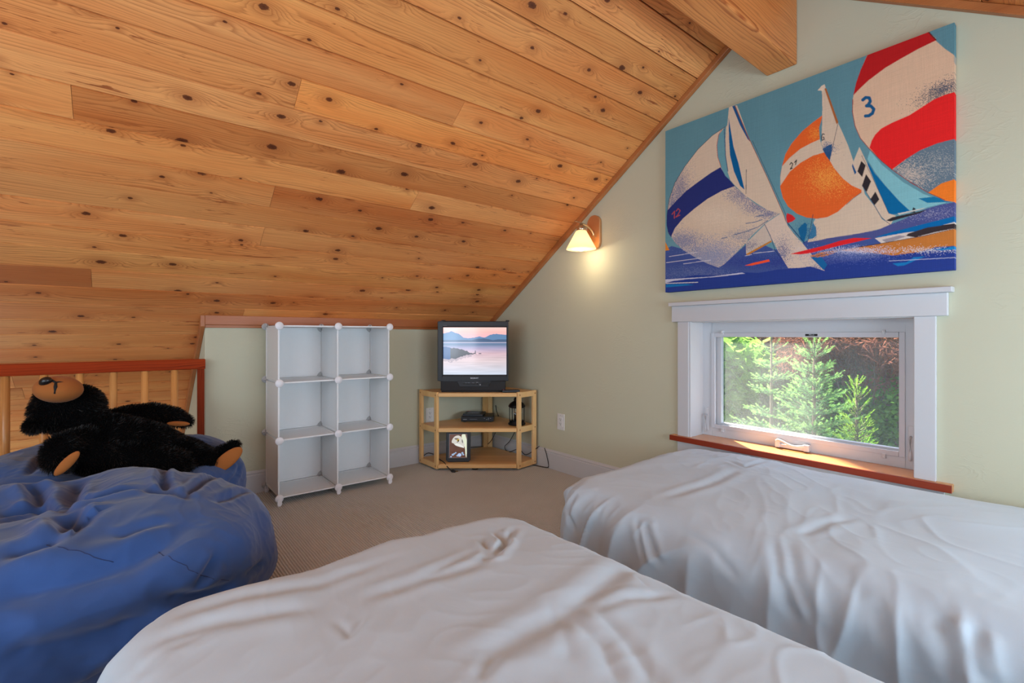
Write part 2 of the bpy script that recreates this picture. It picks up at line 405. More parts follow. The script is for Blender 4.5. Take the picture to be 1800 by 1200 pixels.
M['eagle'] = vcol('digital frame picture', .2, .85, spec=.4)

# sconce glass and bulb
t = NT('frosted lamp glass'); tl = t.n('ShaderNodeBsdfTranslucent', {'Color': (.80, .62, .40, 1)}); em = t.n('ShaderNodeEmission', {'Color': (1.0, .80, .50, 1), 'Strength': .30}); gl = t.n('ShaderNodeBsdfDiffuse', {'Color': (.85, .8, .72, 1)})
m1 = t.n('ShaderNodeMixShader', {0: .25, 1: tl.outputs[0], 2: gl.outputs[0]}); m2 = t.n('ShaderNodeAddShader', {0: m1.outputs[0], 1: em.outputs[0]}); t.t.links.new(m2.outputs[0], t.out.inputs[0]); M['shade'] = t.m
t = NT('lit bulb'); t.set(t.b.inputs['Emission Color'], (1, .9, .7, 1)); t.set(t.b.inputs['Emission Strength'], 12); M['bulb'] = t.done((1, 1, 1), .5)

# dusty window pane / insect screen
def glassmat(name, dust, dcol, scale=500, gloss=.05):
    t = NT(name); tr = t.n('ShaderNodeBsdfTransparent'); gl = t.n('ShaderNodeBsdfGlossy', {'Roughness': .02}); co = t.coord()
    n1 = t.noise(co, scale, 2); n2 = t.noise(co, 6, 3)
    tl = t.n('ShaderNodeBsdfTranslucent', {'Color': dcol}); di = t.n('ShaderNodeBsdfDiffuse', {'Color': dcol})
    ad = t.n('ShaderNodeMixShader', {0: .35, 1: tl.outputs[0], 2: di.outputs[0]})
    fac = t.math('MULTIPLY', t.math('MULTIPLY', t.ramp(n1.outputs[0], [(.35, .4), (.65, 1)]), t.ramp(n2.outputs[0], [(.3, .6), (.7, 1)])), dust)
    m1 = t.n('ShaderNodeMixShader', {0: fac, 1: tr.outputs[0], 2: ad.outputs[0]})
    m2 = t.n('ShaderNodeMixShader', {0: gloss, 1: m1.outputs[0], 2: gl.outputs[0]})
    t.t.links.new(m2.outputs[0], t.out.inputs[0]); return t.m
M['pane'] = glassmat('dusty window glass', .13, (.9, .95, .92, 1), 400, .006)
M['screen'] = glassmat('insect screen mesh', .035, (.5, .52, .52, 1), 1500, 0)
M['lglass'] = glassmat('lantern glass', .05, (.6, .6, .6, 1), 300, .06)

def leafmat(name, c1, c2, trans=.5, sc=2.5):
    t = NT(name); co = t.coord(); n = t.noise(co, sc, 2); n2 = t.noise(co, 38, 1)
    f = t.math('ADD', t.math('MULTIPLY', n.outputs[0], .5), t.math('MULTIPLY', n2.outputs[0], .5))
    col = t.mix(t.ramp(f, [(.32, 0), (.68, 1)]), lin(c1), lin(c2))
    di = t.n('ShaderNodeBsdfDiffuse', {'Color': col}); tl = t.n('ShaderNodeBsdfTranslucent', {'Color': col})
    mx = t.n('ShaderNodeMixShader', {0: trans, 1: di.outputs[0], 2: tl.outputs[0]})
    t.t.links.new(mx.outputs[0], t.out.inputs[0]); return t.m
M['fir'] = leafmat('young fir needles', (76, 128, 84), (130, 178, 112), .35)
M['firtip'] = leafmat('fresh fir tips', (138, 190, 104), (176, 216, 134), .45)
M['yew'] = leafmat('yellow green yew', (120, 180, 50), (190, 225, 90), .45)
M['maple'] = leafmat('maple leaves', (96, 160, 50), (180, 220, 110), .55)
M['darkleaf'] = leafmat('dark shrub leaves', (48, 98, 34), (116, 168, 68), .35)
M['rust'] = leafmat('rust red lace leaves', (104, 66, 54), (176, 118, 96), .4)
M['bark'] = plain('grey brown bark', (112, 98, 82), .9, var=.3, scale=60, bump=.5)
M['soil'] = plain('forest soil', (52, 60, 34), .95, var=.4, scale=3, bump=.5)
M['siding'] = plain('brown exterior trim', (90, 80, 66), .8)

# ------------------------------------------------------------------ room shell
XG, YK, XV, XL, YB = 2.5, 3.41, .375, -2.6, -1.386
CC, PI_ = 3.38, .667; YR = 1.012; ZR = CC-PI_*YR; AL = math.atan(PI_)
YE = 5.7; ZE = CC-PI_*YE
def zc(y): return CC-PI_*y if y > YR else ZR-PI_*(YR-y)
MYZ = Matrix(((0, 0, 1, 0), (1, 0, 0, 0), (0, 1, 0, 0), (0, 0, 0, 1)))   # prism x->Y, y->Z, z->X

b = MB(); b.box(XL-.1, XG+.1, YB-.1, YK+.06, -.22, 0)
floor = struct(b.obj('floor', M['carpet']), 'beige ribbed loop carpet floor')
b = MB(); b.box(XL-.1, XV+.1, YK+.06, YE+.2, -2.5, -2.4)
struct(b.obj('floor', M['carpet']), 'lower stairwell floor beyond the railing')

# gable wall with window opening
WY0, WY1, WZ0, WZ1 = .5027, 1.499, .395, 1.075
b = MB(); T = .16
b.prism([(YB, 0), (WY0, 0), (WY0, zc(WY0)+.03), (YB, zc(YB)+.03)], XG, XG+T, MYZ)
b.prism([(WY0, 0), (WY1, 0), (WY1, WZ0), (WY0, WZ0)], XG, XG+T, MYZ)
b.prism([(WY0, WZ1), (WY1, WZ1), (WY1, zc(WY1)+.03), (YR, ZR+.03), (WY0, zc(WY0)+.03)], XG, XG+T, MYZ)
b.prism([(WY1, 0), (YK+.1, 0), (YK+.1, zc(YK+.1)+.03), (WY1, zc(WY1)+.03)], XG, XG+T, MYZ)
struct(b.obj('wall_right', M['wall']), 'sage green gable wall holding the window')
b = MB(); b.prism([(XV, 0), (XG+.02, 0), (XG+.02, zc(YK)+.02), (XV, zc(YK)+.02)], -YK-.1, -YK, Matrix(((1, 0, 0, 0), (0, 0, -1, 0), (0, 1, 0, 0), (0, 0, 0, 1))))
bevel(struct(b.obj('wall_back', M['wall']), 'low sage green knee wall behind the cube shelf'), .006)
b = MB(); b.prism([(YK+.1, -2.4), (YE, -2.4), (YE, ZE), (YK+.1, zc(YK+.1))], XV, XV+.1, MYZ)
b.prism([(YK+.06, -2.4), (YK+.1, -2.4), (YK+.1, 0), (YK+.06, 0)], XV, XV+.1, MYZ)
struct(b.obj('wall_stairwell', M['wall']), 'pale side wall of the stairwell')
b = MB(); b.box(XL, XV+.1, YE, YE+.1, -2.4, ZE+.05)
struct(b.obj('wall_eave', M['wall']), 'low stairwell wall under the eave')
b = MB(); b.box(XL, XV, YK, YK+.06, -2.4, 0)
struct(b.obj('wall_below_railing', M['wall']), 'stairwell wall below the railing')
b = MB(); b.prism([(YB-.1, -2.4), (YE, -2.4), (YE, ZE), (YR, ZR+.03), (YB-.1, zc(YB-.1))], XL-.1, XL, MYZ)
struct(b.obj('wall_left', M['wall']), 'sage green wall opposite the window')
b = MB(); b.box(XL, XG, YB-.1, YB, 0, zc(YB)+.03)
struct(b.obj('wall_front', M['wall']), 'low sage green knee wall behind the beds')

# ceiling: slab and boards one by one
b = MB()
b.prism([(YR, ZR+.02), (YE+.1, zc(YE+.1)+.02), (YE+.1, zc(YE+.1)+.1), (YR, ZR+.12)], XL-.1, XG+.16, MYZ)
b.prism([(YB-.1, zc(YB-.1)+.02), (YR, ZR+.02), (YR, ZR+.12), (YB-.1, zc(YB-.1)+.1)], XL-.1, XG+.16, MYZ)
ceiling = struct(b.obj('ceiling', M['backing']), 'sloping ceiling lined with knotty cedar boards')
DY, YA = .118, 2.150
def pxX(px, py):          # X where a pixel ray meets the ceiling plane
    r = ray(px, py); return (r*((CC-1)/(r.z+PI_*r.y))).x
joints = {-6: [-.4], -5: [.2], -4: [-1.2], -3: [-.7], -2: [pxX(808, 196)], -1: [pxX(525, 160)], 0: [-1.3], 1: [pxX(127, 177)], 2: [pxX(731, 348), -1.6],
          3: [pxX(480, 342)], 4: [-1.0], 5: [pxX(462, 413)], 6: [-1.5], 7: [], 8: [pxX(161, 487)], 9: [-1.1], 10: [pxX(429, 548)], 11: [-.9], 12: [], 13: [-1.3], 14: [], 15: [-.5]}
tone = {(-1, 1): (1.12, 1.0, .82), (-1, 0): (.95, .93, .92), (1, 1): (.80, .72, .66), (3, 1): (.80, .68, .62), (8, 0): (.66, .52, .48), (5, 1): (.92, .86, .82), (10, 0): (.86, .78, .74), (9, 1): (.88, .78, .72), (-2, 0): (.95, .96, 1.0), (0, 1): (1.02, 1.04, 1.08)}
def plank_mesh(L, w):
    m = MB(); pr = [(.0014, .016), (.0014, .008), (.0036, 0), (w-.0036, 0), (w-.0014, .008), (w-.0014, .016)]
    n = len(pr); x1 = L-.0012
    vs = [(0.0, y, z) for y, z in pr]+[(x1, y, z) for y, z in pr]
    m.add(vs, [tuple(range(n)), tuple(range(n, 2*n))[::-1]]+[(i, i+n, (i+1) % n+n, (i+1) % n) for i in range(n)])
    return m.mesh('plank')
cache = {}
def plank(X0, X1, y0, slope, col):
    w = DY/math.cos(AL); key = round(X1-X0, 3)
    if key not in cache: cache[key] = plank_mesh(X1-X0, w)
    o = link('plank', cache[key], M['plank'], ceiling)
    if slope > 0:
        mt = Matrix(((1, 0, 0, X0), (0, math.cos(AL), math.sin(AL), y0), (0, -math.sin(AL), math.cos(AL), CC-PI_*y0), (0, 0, 0, 1)))
    else:
        mt = Matrix(((-1, 0, 0, X1), (0, -math.cos(AL), -math.sin(AL), y0), (0, -math.sin(AL), math.cos(AL), zc(y0)), (0, 0, 0, 1)))
    o.matrix_world = mt; o.color = tuple(col)+(1,); return o
r = random.Random(21)
for k in range(-10, 31):
    y0 = YA+k*DY
    if y0+DY > YE+.05: break
    if y0 < YR: continue
    xs = [XL]+sorted(joints.get(k, [r.uniform(-2, 0)]))+[XG if y0 < YK-.02 else XV]
    xs = [x for x in xs if x <= xs[-1]]
    for i in range(len(xs)-1):
        v = r.uniform(.88, 1.08); c = tone.get((k, i), (v, v*r.uniform(.95, 1.0), v*r.uniform(.9, 1.0)))
        plank(xs[i], xs[i+1], y0, 1, c)
for k in range(21):
    y0 = YR-k*DY
    if y0 < YB: break
    v = r.uniform(.88, 1.05); plank(XL, XG, y0, -1, (v, v*.97, v*.93))

# trims
def yzprism(name, poly, x0, x1, mat, label=None, bv=.003):
    m = MB(); m.prism(poly, x0, x1, MYZ); o = struct(m.obj(name, mat), label)
    if bv: bevel(o, bv)
    return o
dz = .036
yzprism('trim_1', [(YR, ZR-dz), (YK-.02, zc(YK-.02)-dz), (YK-.02, zc(YK-.02)-.001), (YR, ZR-.001)], XG-.03, XG, M['trimwoody'], 'stained rake trim along the left ceiling slope')
yzprism('trim_2', [(YB, zc(YB)-dz), (YR, ZR-dz), (YR, ZR-.001), (YB, zc(YB)-.001)], XG-.03, XG, M['trimwoody'], 'stained rake trim along the right ceiling slope')
b = MB(); b.box(XV, XG-.03, YK-.022, YK, 1.062, zc(YK-.022)-.001); b.box(XV, XG-.03, YK-.012, YK, 1.044, 1.062)
bevel(struct(b.obj('trim_3', M['trimwood']), 'stained fir trim along top of the low knee wall'), .002)
yzprism('trim_4', [(YK-.022, zc(YK-.022)-.07), (YE, ZE-.07), (YE, ZE-.001), (YK-.022, zc(YK-.022)-.001)], XV-.024, XV, M['trimwoody'], 'stained rake trim down the stairwell wall')
b = MB(); b.box(XL, XG, .942, 1.081, 2.289, 2.60)
beam = bevel(struct(b.obj('ceiling_beam', M['beam']), 'heavy fir ridge beam running to the gable wall'), .006)

def baseboard(name, poly_dir, a0, a1, label):
    pr = [(0, 0), (.014, 0), (.014, .112), (.010, .116), (.010, .122), (.012, .126), (.006, .134), (.004, .14), (0, .14)]
    m = MB()
    if poly_dir == 'back': m.prism([(x, z) for x, z in pr], a0, a1, Matrix(((0, 0, 1, 0), (-1, 0, 0, YK), (0, 1, 0, 0), (0, 0, 0, 1))))
    else: m.prism([(x, z) for x, z in pr], a0, a1, Matrix(((-1, 0, 0, XG), (0, 0, 1, 0), (0, 1, 0, 0), (0, 0, 0, 1))))
    return struct(m.obj(name, M['white']), label)
baseboard('baseboard_back', 'back', XV, XG-.014, 'white baseboard under the low knee wall')
baseboard('baseboard_right', 'right', YB, YK, 'white baseboard along the gable wall')

# ------------------------------------------------------------------ window
XF = 2.628
b = MB()   # fixed frame
b.box(XF, XF+.06, WY0, WY0+.058, WZ0+.029, WZ1); b.box(XF, XF+.06, WY1-.058, WY1, WZ0+.029, WZ1)
b.box(XF, XF+.06, WY0+.058, WY1-.058, 1.012, WZ1); b.box(XF, XF+.06, WY0+.058, WY1-.058, WZ0+.029, .474)
win = struct(bevel(b.obj('window_1', M['winwhite']), .002), 'low white awning window looking out on firs')
def wp(name, m, mat, bv=0, label=None, parent=win):
    o = m.obj(name, mat, parent)
    if bv: bevel(o, bv)
    if label: o['label'] = label
    return o
b = MB(); b.box(XG, XF, WY1-.004, WY1+.004, WZ0+.029, WZ1); wp('jamb', b, M['white'])
b = MB(); b.box(XG, XF, WY0-.004, WY0+.004, WZ0+.029, WZ1); wp('jamb', b, M['white'])
b = MB(); b.box(XG, XF, WY0, WY1, WZ1-.004, WZ1+.004); wp('head_jamb', b, M['white'])
for y0, y1 in ((WY1, 1.568), (.4345, WY0)):
    b = MB(); b.box(2.48, XG, y0, y1, WZ0+.029, 1.075); wp('side_casing', b, M['white'], .0025)
b = MB(); b.box(2.486, XG, WY1-.010, WY1, WZ0+.029, 1.075); wp('casing_bead', b, M['white'], .002)
b = MB(); b.box(2.472, XG, .3989, 1.6017, 1.075, 1.165); wp('header', b, M['white'], .0025)
b = MB(); b.box(2.448, XG, .3824, 1.6087, 1.165, 1.186); wp('header_cap', b, M['white'], .003)
b = MB(); b.box(2.468, XF, WY0, WY1, WZ0, WZ0+.029); b.box(2.468, XG, .385, WY0, WZ0, WZ0+.029); b.box(2.468, XG, WY1, 1.606, WZ0, WZ0+.029); st = wp('stool', b, M['sill'], 0, 'varnished wooden window sill')
b = MB(); b.box(2.458, 2.468, .385, 1.606, WZ0, WZ0+.0285); b.obj('nosing', M['sillnose'], st)['label'] = 'dark red front edge of the sill'
b = MB(); b.box(2.482, XG, .41, 1.57, .315, WZ0); wp('apron', b, M['white'], .002)
# sash, pane, screen
b = MB(); gy0, gy1, gz0, gz1 = .575, 1.4, .497, .993
b.box(XF+.022, XF+.05, .56, gy0+.002, .474, 1.012); b.box(XF+.022, XF+.05, gy1-.002, 1.441, .474, 1.012)
b.box(XF+.022, XF+.05, gy0, gy1, gz1-.004, 1.012); b.box(XF+.022, XF+.05, gy0, gy1, .474, gz0+.004)
wp('sash', b, M['winwhite'])
b = MB(); b.box(XF+.034, XF+.038, gy0-.005, gy1+.005, gz0-.005, gz1+.005); wp('glass_pane', b, M['pane'], 0, 'dusty glass pane')
bars = [(.56, .582, .471, 1.0125), (1.419, 1.4407, .471, 1.0125), (.582, 1.419, .989, 1.0125), (.582, 1.419, .471, .4935)]
for y0, y1, z0, z1 in bars:
    b = MB(); b.box(XF-.008, XF+.006, y0+.0004, y1-.0004, z0, z1); wp('screen_bar', b, M['screenwhite'], .0015)
b = MB(); b.box(XF, XF+.0006, .582, 1.419, .4935, .989); wp('insect_screen', b, M['screen'])
for y, z in ((onX(1271, 583, XF).y, 1.013), (onX(1554, 583, XF).y, 1.013), (onX(1271, 755, XF).y, .466), (onX(1555, 805, XF).y, .466)):
    b = MB(); b.box(XF-.013, XF, y-.006, y+.006, z-.011, z+.011); b.ball((XF-.014, y, z+(.006 if z > .8 else -.006)), (.004, .004, .004), n=10, m=6); wp('screen_clip', b, M['winwhite'], .001)
lb = onX(1425, 588.5, XF-.008); b = MB(); b.box(XF-.0088, XF-.008, lb.y-.030, lb.y+.024, lb.z-.006, lb.z+.005); pl = wp('maker_label', b, M['blackm'], 0, 'small black maker plate with white lettering')
me = text_mesh('PELLA', .009); o = link('lettering', me, M['winwhite'], pl); o.matrix_world = Matrix(((0, 0, -1, XF-.009), (-1, 0, 0, lb.y-.004), (0, 1, 0, lb.z), (0, 0, 0, 1)))
# crank operator
c1 = onX(1366, 774, XF-.01); c2 = onX(1424, 789, XF-.01)
b = MB(); b.box(XF-.028, XF, c2.y, c1.y, .428, .448); b.box(XF-.034, XF, c1.y-.022, c1.y+.002, .428, .466); b.box(XF-.034, XF, c2.y-.002, c2.y+.024, .428, .462)
cr = wp('crank_operator', b, M['winwhite'], .004)
b = MB(); n = 12; pts = [(XF-.034-.01*math.sin(math.pi*i/n), c1.y-.01+(c2.y+.022-c1.y)*i/n, .462+.010*math.cos(1.5*math.pi*i/n)-.004) for i in range(n+1)]
b.tube(pts, .006, 8); b.obj('crank_handle', M['winwhite'], cr)
for px, py, h in ((1243, 735, .12), (1602, 778, .13)):
    q = onX(px, py, XF-.002); yy = min(max(q.y, WY0+.014), WY1-.014)
    b = MB(); b.box(XF-.006, XF, yy-.010, yy+.010, q.z-h*.55, q.z+h*.55); la = wp('latch', b, M['winwhite'], .002)
    b = MB(); b.tube([(XF-.008, yy, q.z+h*.2), (XF-.024, yy+.001, q.z+h*.16), (XF-.022, yy, q.z-.05), (XF-.022, yy, q.z-.075)], .005, 8); b.obj('latch_lever', M['winwhite'], la)

# ------------------------------------------------------------------ outlets
def outlet(P, wallaxis, label):
    root = empty('wall_outlet', P, label, 'outlet')
    Rm = Matrix.Identity(4) if wallaxis == 'Y' else Matrix.Rotation(math.pi/2, 4, 'Z')    # local front = -Y
    if wallaxis == 'X': Rm = Matrix.Rotation(-math.pi/2, 4, 'Z')
    def g(m, name, mat, par=root):
        m.v = [tuple(Rm @ Vector(v)) for v in m.v]; return m.obj(name, mat, par)
    m = MB(); m.box(-.036, .036, -.006, 0, -.059, .059, .0025); g(m, 'cover_plate', M['outlet'])
    m = MB(); m.box(-.018, .018, -.0085, -.005, -.034, .034, .001); rc = g(m, 'receptacle', M['outlet'])
    m = MB()
    for z in (.017, -.015):
        m.box(-.0075, -.005, -.0092, -.008, z, z+.009); m.box(.005, .007, -.0092, -.008, z, z+.007)
        m.lathe([(.003, 0), (.003, .0012)], (0, -.0092, z-.006), 10, Matrix.Rotation(-math.pi/2, 4, 'X'))
    g(m, 'slots', M['slot'], rc)
    for z in (.048, -.048): m = MB(); m.ball((0, -.006, z), (.003, .0015, .003), n=10, m=6); g(m, 'screw', M['clip'])
    return root
outlet((XG, 2.536, .363), 'X', 'white wall outlet on the gable wall right of the television stand')
outlet((1.895, YK, .362), 'Y', 'white wall outlet on the knee wall seen through the wooden stand')

# ------------------------------------------------------------------ railing
YRL = 3.375
rail = empty('stair_railing', (-1, YRL, 0), 'red stained wooden railing with round clear spindles above the stairwell', 'railing')
def rp(m, name, mat, label=None):
    o = m.obj(name, mat); o.parent = rail; o.matrix_parent_inverse = Matrix.Translation(-rail.location)
    if label: o['label'] = label
    return o
xpost = onY(352.5, 700, YRL).x
b = MB(); b.box(XL+.01, xpost+.022, YRL-.022, YRL+.022, .80, .858, .004); rp(b, 'top_rail', M['rail'], 'glossy red top rail')
b = MB(); b.box(xpost-.016, xpost+.018, YRL-.018, YRL+.018, 0.0, .80, .003); rp(b, 'end_post', M['post'], 'dark red end post')
b = MB(); b.box(XL+.01, xpost-.016, YRL-.018, YRL+.018, .06, .095, .003); rp(b, 'bottom_rail', M['rail'])
xs = [onY(p, 660, YRL).x for p in (306.5, 255, 200, 140, 76.5, 9)]; dxs = (xs[0]-xs[-1])/5
xs = [xs[0]-dxs*i for i in range(19)]
m = MB(); m.lathe([(.0175, .09), (.0175, .45), (.0175, .81)], (0, 0, 0), 16); me = m.mesh('spindle')
for i, x in enumerate(xs):
    if x < XL+.05: break
    o = link('spindle', me, M['spindle'], rail); o.location = (x+1, 0, 0); v = [1, 1.06, .9, .96, 1.02, .86][i % 6]; o.color = (v, v*.97, v*.92, 1)

# ------------------------------------------------------------------ wall lamp
LP = Vector((XG, 2.205, 1.693))
lamp = empty('wall_lamp', LP, 'lit wall sconce with white glass shade and curved metal arm beside the sloped ceiling', 'lamp')
m = MB(); pl = []
for k in range(33):
    a = math.pi*k/32; pl.append((.056*math.cos(a), .062+.056*math.sin(a)))
for k in range(33):
    a = math.pi+math.pi*k/32; pl.append((.056*math.cos(a), -.062+.056*math.sin(a)))
m.prism(pl, -.024, 0, MYZ, True); o = m.obj('back_plate', M['plate'], lamp); bevel(o, .003)
cx, cz0 = -.142, -.125
m = MB(); m.lathe([(.0985, cz0), (.0975, cz0+.004), (.036, -.008), (.03, -.003), (.0, -.001), (0, -.004), (.03, -.007), (.034, -.012), (.094, cz0+.006), (.0955, cz0+.001), (.0985, cz0)], (cx, 0, 0), 40); m.obj('glass_shade', M['shade'], lamp)
m = MB(); m.ball((cx, 0, cz0+.022), (.030, .030, .034)); m.obj('bulb', M['bulb'], lamp)
m = MB(); m.lathe([(.030, -.006), (.030, .012), (.026, .024), (.014, .034), (.008, .036), (.008, .048), (0, .048)], (cx, 0, 0), 24); m.obj('socket_cup', M['nickel'], lamp)
pts = []
for k in range(15):
    t_ = k/14; a = math.pi*.5*t_
    pts.append((-.024-.165*(1-math.cos(a*1.06)), 0, -.022+.074*math.sin(a*1.06)))
m = MB(); m.tube(pts, [.009]*10+[.008, .007, .006, .005, .003], 10, .6); m.obj('arm', M['nickel'], lamp)
m = MB(); m.ball((-.026, -.022, -.03), (.004, .005, .005)); m.obj('screw', M['nickel'], lamp)
pl_ = bpy.data.lights.new('bulb_light', 'POINT'); pl_.energy = 1.5; pl_.color = (1, .80, .54); pl_.shadow_soft_size = .03
o = bpy.data.objects.new('bulb_light', pl_); COL.objects.link(o); o.location = LP+Vector((cx, 0, cz0-.018)); 


# ------------------------------------------------------------------ canvas print
def poly(org, sc, pts): return [(org[0]+x/sc, org[1]+y/sc) for x, y in pts]
A5 = lambda *p: poly((1150, 160), 3.53, p)
A6 = lambda *p: poly((1350, 130), 3.2441, p)
A1 = lambda *p: poly((1480, 20), 6.0, p)
TL, TR, BR, BL = (1170, 231.2), (1677.4, 39.1), (1674.9, 476), (1170, 513)
def homog(src, dst):
    A = []; B = []
    for (x, y), (u, v) in zip(src, dst):
        A += [[x, y, 1, 0, 0, 0, -u*x, -u*y], [0, 0, 0, x, y, 1, -v*x, -v*y]]; B += [u, v]
    return np.append(np.linalg.solve(np.array(A), np.array(B)), 1).reshape(3, 3)
H = homog([(0, 0), (1, 0), (1, 1), (0, 1)], [TL, TR, BR, BL])
NU, NV, SS = 620, 460, 2
uu, vv = np.meshgrid((np.arange(NU*SS)+.5)/(NU*SS), (np.arange(NV*SS)+.5)/(NV*SS), indexing='ij')
q = H @ np.stack([uu.ravel(), vv.ravel(), np.ones(uu.size)]); PX = (q[0]/q[2]).reshape(uu.shape); PY = (q[1]/q[2]).reshape(uu.shape)
IMG = np.zeros(uu.shape+(3,), np.float32)
rs = np.random.RandomState(5); R1 = rs.rand(*uu.shape)
R1 = np.kron(rs.rand(NU, NV), np.ones((SS, SS)))
K = 1.12
def cv(c): return np.array(lin(c))*K
def inside(pts, PX=PX, PY=PY):
    xs = [p[0] for p in pts]; ys = [p[1] for p in pts]
    bb = (PX >= min(xs)) & (PX <= max(xs)) & (PY >= min(ys)) & (PY <= max(ys)); x = PX[bb]; y = PY[bb]; c = np.zeros(len(x), bool)
    n = len(pts)
    for i in range(n):
        x0, y0 = pts[i]; x1, y1 = pts[(i+1) % n]
        if y0 == y1: continue
        c ^= ((y0 > y) != (y1 > y)) & (x < (x1-x0)*(y-y0)/(y1-y0)+x0)
    m = np.zeros(PX.shape, bool); m[bb] = c; return m
def smooth(pts, it=2, closed=True):
    for _ in range(it):
        q = []; n = len(pts)
        for i in range(n if closed else n-1):
            a = pts[i]; b_ = pts[(i+1) % n]; q += [(.75*a[0]+.25*b_[0], .75*a[1]+.25*b_[1]), (.25*a[0]+.75*b_[0], .25*a[1]+.75*b_[1])]
        pts = q
    return pts
def fill(pts, c, sm=0, img=None):
    m = inside(smooth(pts, sm) if sm else pts); IMG[m] = cv(c); return m
def line(pts, w, c, sm=0):
    if sm: pts = smooth(pts, sm, False)
    for i in range(len(pts)-1):
        (x0, y0), (x1, y1) = pts[i], pts[i+1]; dx, dy = x1-x0, y1-y0; L = math.hypot(dx, dy) or 1e-6
        bb = (PX > min(x0, x1)-w) & (PX < max(x0, x1)+w) & (PY > min(y0, y1)-w) & (PY < max(y0, y1)+w)
        x = PX[bb]; y = PY[bb]; t_ = np.clip(((x-x0)*dx+(y-y0)*dy)/L/L, 0, 1); d = np.hypot(x-x0-t_*dx, y-y0-t_*dy)
        m = np.zeros(PX.shape, bool); m[bb] = d < w/2; IMG[m] = cv(c)
def spray(cx, cy, rx, ry, c, dens, mask=None, ang=0, p=1.0):
    ca, sa = math.cos(ang), math.sin(ang); X = (PX-cx)*ca+(PY-cy)*sa; Y = -(PX-cx)*sa+(PY-cy)*ca
    g = dens*np.exp(-((X/rx)**2+(Y/ry)**2)**p); m = R1 < g
    if mask is not None: m &= mask
    IMG[m] = IMG[m]*.25+cv(c)*.75
CR, TEAL, NAVY, INK = (205, 184, 160), (92, 136, 146), (36, 46, 108), (36, 58, 132)
IMG[:] = cv(TEAL)
nz = noise(np.stack([uu.ravel()*9, vv.ravel()*3, np.zeros(uu.size)], 1)).reshape(uu.shape); IMG *= (1+.06*nz[..., None]).astype(np.float32)
IMG *= (1.0+.25*np.clip(vv-.25, 0, .5))[..., None].astype(np.float32)
# left water
w0 = fill(A5((60, 985), (110, 960), (200, 985), (330, 1040), (400, 1095), (560, 960), (620, 930), (740, 985), (880, 960), (940, 930), (1100, 920), (1200, 900), (1900, 800), (1900, 1250), (60, 1250)), (62, 82, 140))
spray(1230, 470, 70, 25, (110, 120, 160), .5, w0); spray(1420, 460, 260, 12, (40, 55, 130), .9, w0)
fill(A5((60, 1160), (150, 1158), (250, 1140), (400, 1142), (520, 1122), (640, 1128), (760, 1108), (860, 1102), (950, 1088), (1060, 1080), (1900, 960), (1900, 1300), (60, 1300)), INK)
fill(A5((70, 1165), (200, 1158), (350, 1150), (540, 1125), (560, 1132), (400, 1150), (200, 1165), (120, 1175), (70, 1188)), (190, 190, 205))
line(A5((75, 1190), (270, 1184)), 1.2, (215, 210, 205)); fill(A5((75, 1196), (200, 1194), (250, 1200), (75, 1215)), (20, 110, 170))
# left spinnaker
S1 = A5((440, 225), (360, 278), (270, 365), (190, 470), (130, 570), (95, 670), (82, 760), (80, 830), (90, 880), (108, 905), (130, 940), (180, 985), (260, 1035), (330, 1070), (398, 1095), (430, 1075), (490, 1020), (560, 950), (600, 900), (680, 825), (720, 795), (775, 762), (700, 742), (620, 700), (560, 650), (497, 595), (460, 550), (430, 500), (412, 470), (395, 420), (388, 350), (395, 280), (430, 235))
s1 = fill(S1, CR)
low = s1 & inside(A5((60, 920), (700, 740), (900, 760), (900, 1200), (60, 1200)))
for (x, y, rx, ry, d) in ((160, 620, 60, 130, .8), (115, 700, 25, 70, .8), (540, 640, 80, 60, .8), (640, 720, 110, 45, .8), (700, 765, 60, 30, .9)):
    spray(1150+x/3.53, 160+y/3.53, rx/3.53, ry/3.53, (84, 98, 140), d, s1)
spray(1150+330/3.53, 160+1030/3.53, 230/3.53, 100/3.53, (106, 126, 168), .98, s1); spray(1150+180/3.53, 160+930/3.53, 110/3.53, 60/3.53, (96, 112, 152), .9, s1)
spray(1150+560/3.53, 160+900/3.53, 100/3.53, 50/3.53, (120, 128, 150), .6, s1); spray(1150+380/3.53, 160+780/3.53, 130/3.53, 60/3.53, (215, 196, 172), .8, s1)
line(A5((440, 225), (360, 278), (270, 365), (190, 470), (130, 570), (95, 670), (82, 760), (80, 830), (90, 880), (108, 905)), .8, (60, 60, 80))
fill(A5((83, 765), (86, 738), (140, 680), (200, 620), (280, 560), (350, 510), (410, 475), (430, 510), (460, 548), (497, 592), (420, 620), (330, 670), (250, 730), (180, 790), (130, 850), (105, 905), (88, 870), (80, 820)), NAVY)
fill(A5((425, 240), (400, 275), (388, 340), (392, 410), (412, 475), (440, 530), (462, 550), (456, 480), (442, 400), (438, 300), (440, 240)), (100, 150, 160)); line(A5((418, 242), (398, 275), (387, 340), (392, 410), (413, 475)), .8, (180, 60, 40))
for l in ([(112, 765), (128, 745), (126, 790)], [(138, 745), (150, 730), (162, 742), (150, 765), (136, 782), (160, 770)]): line(A5(*l), 1.5, (170, 70, 70))
for l in ([(415, 915), (450, 908)], [(490, 893), (560, 875), (640, 845), (700, 805)], [(565, 823), (620, 815), (665, 800)], [(625, 780), (672, 775)]): line(A5(*l), 1.3, (86, 104, 134))
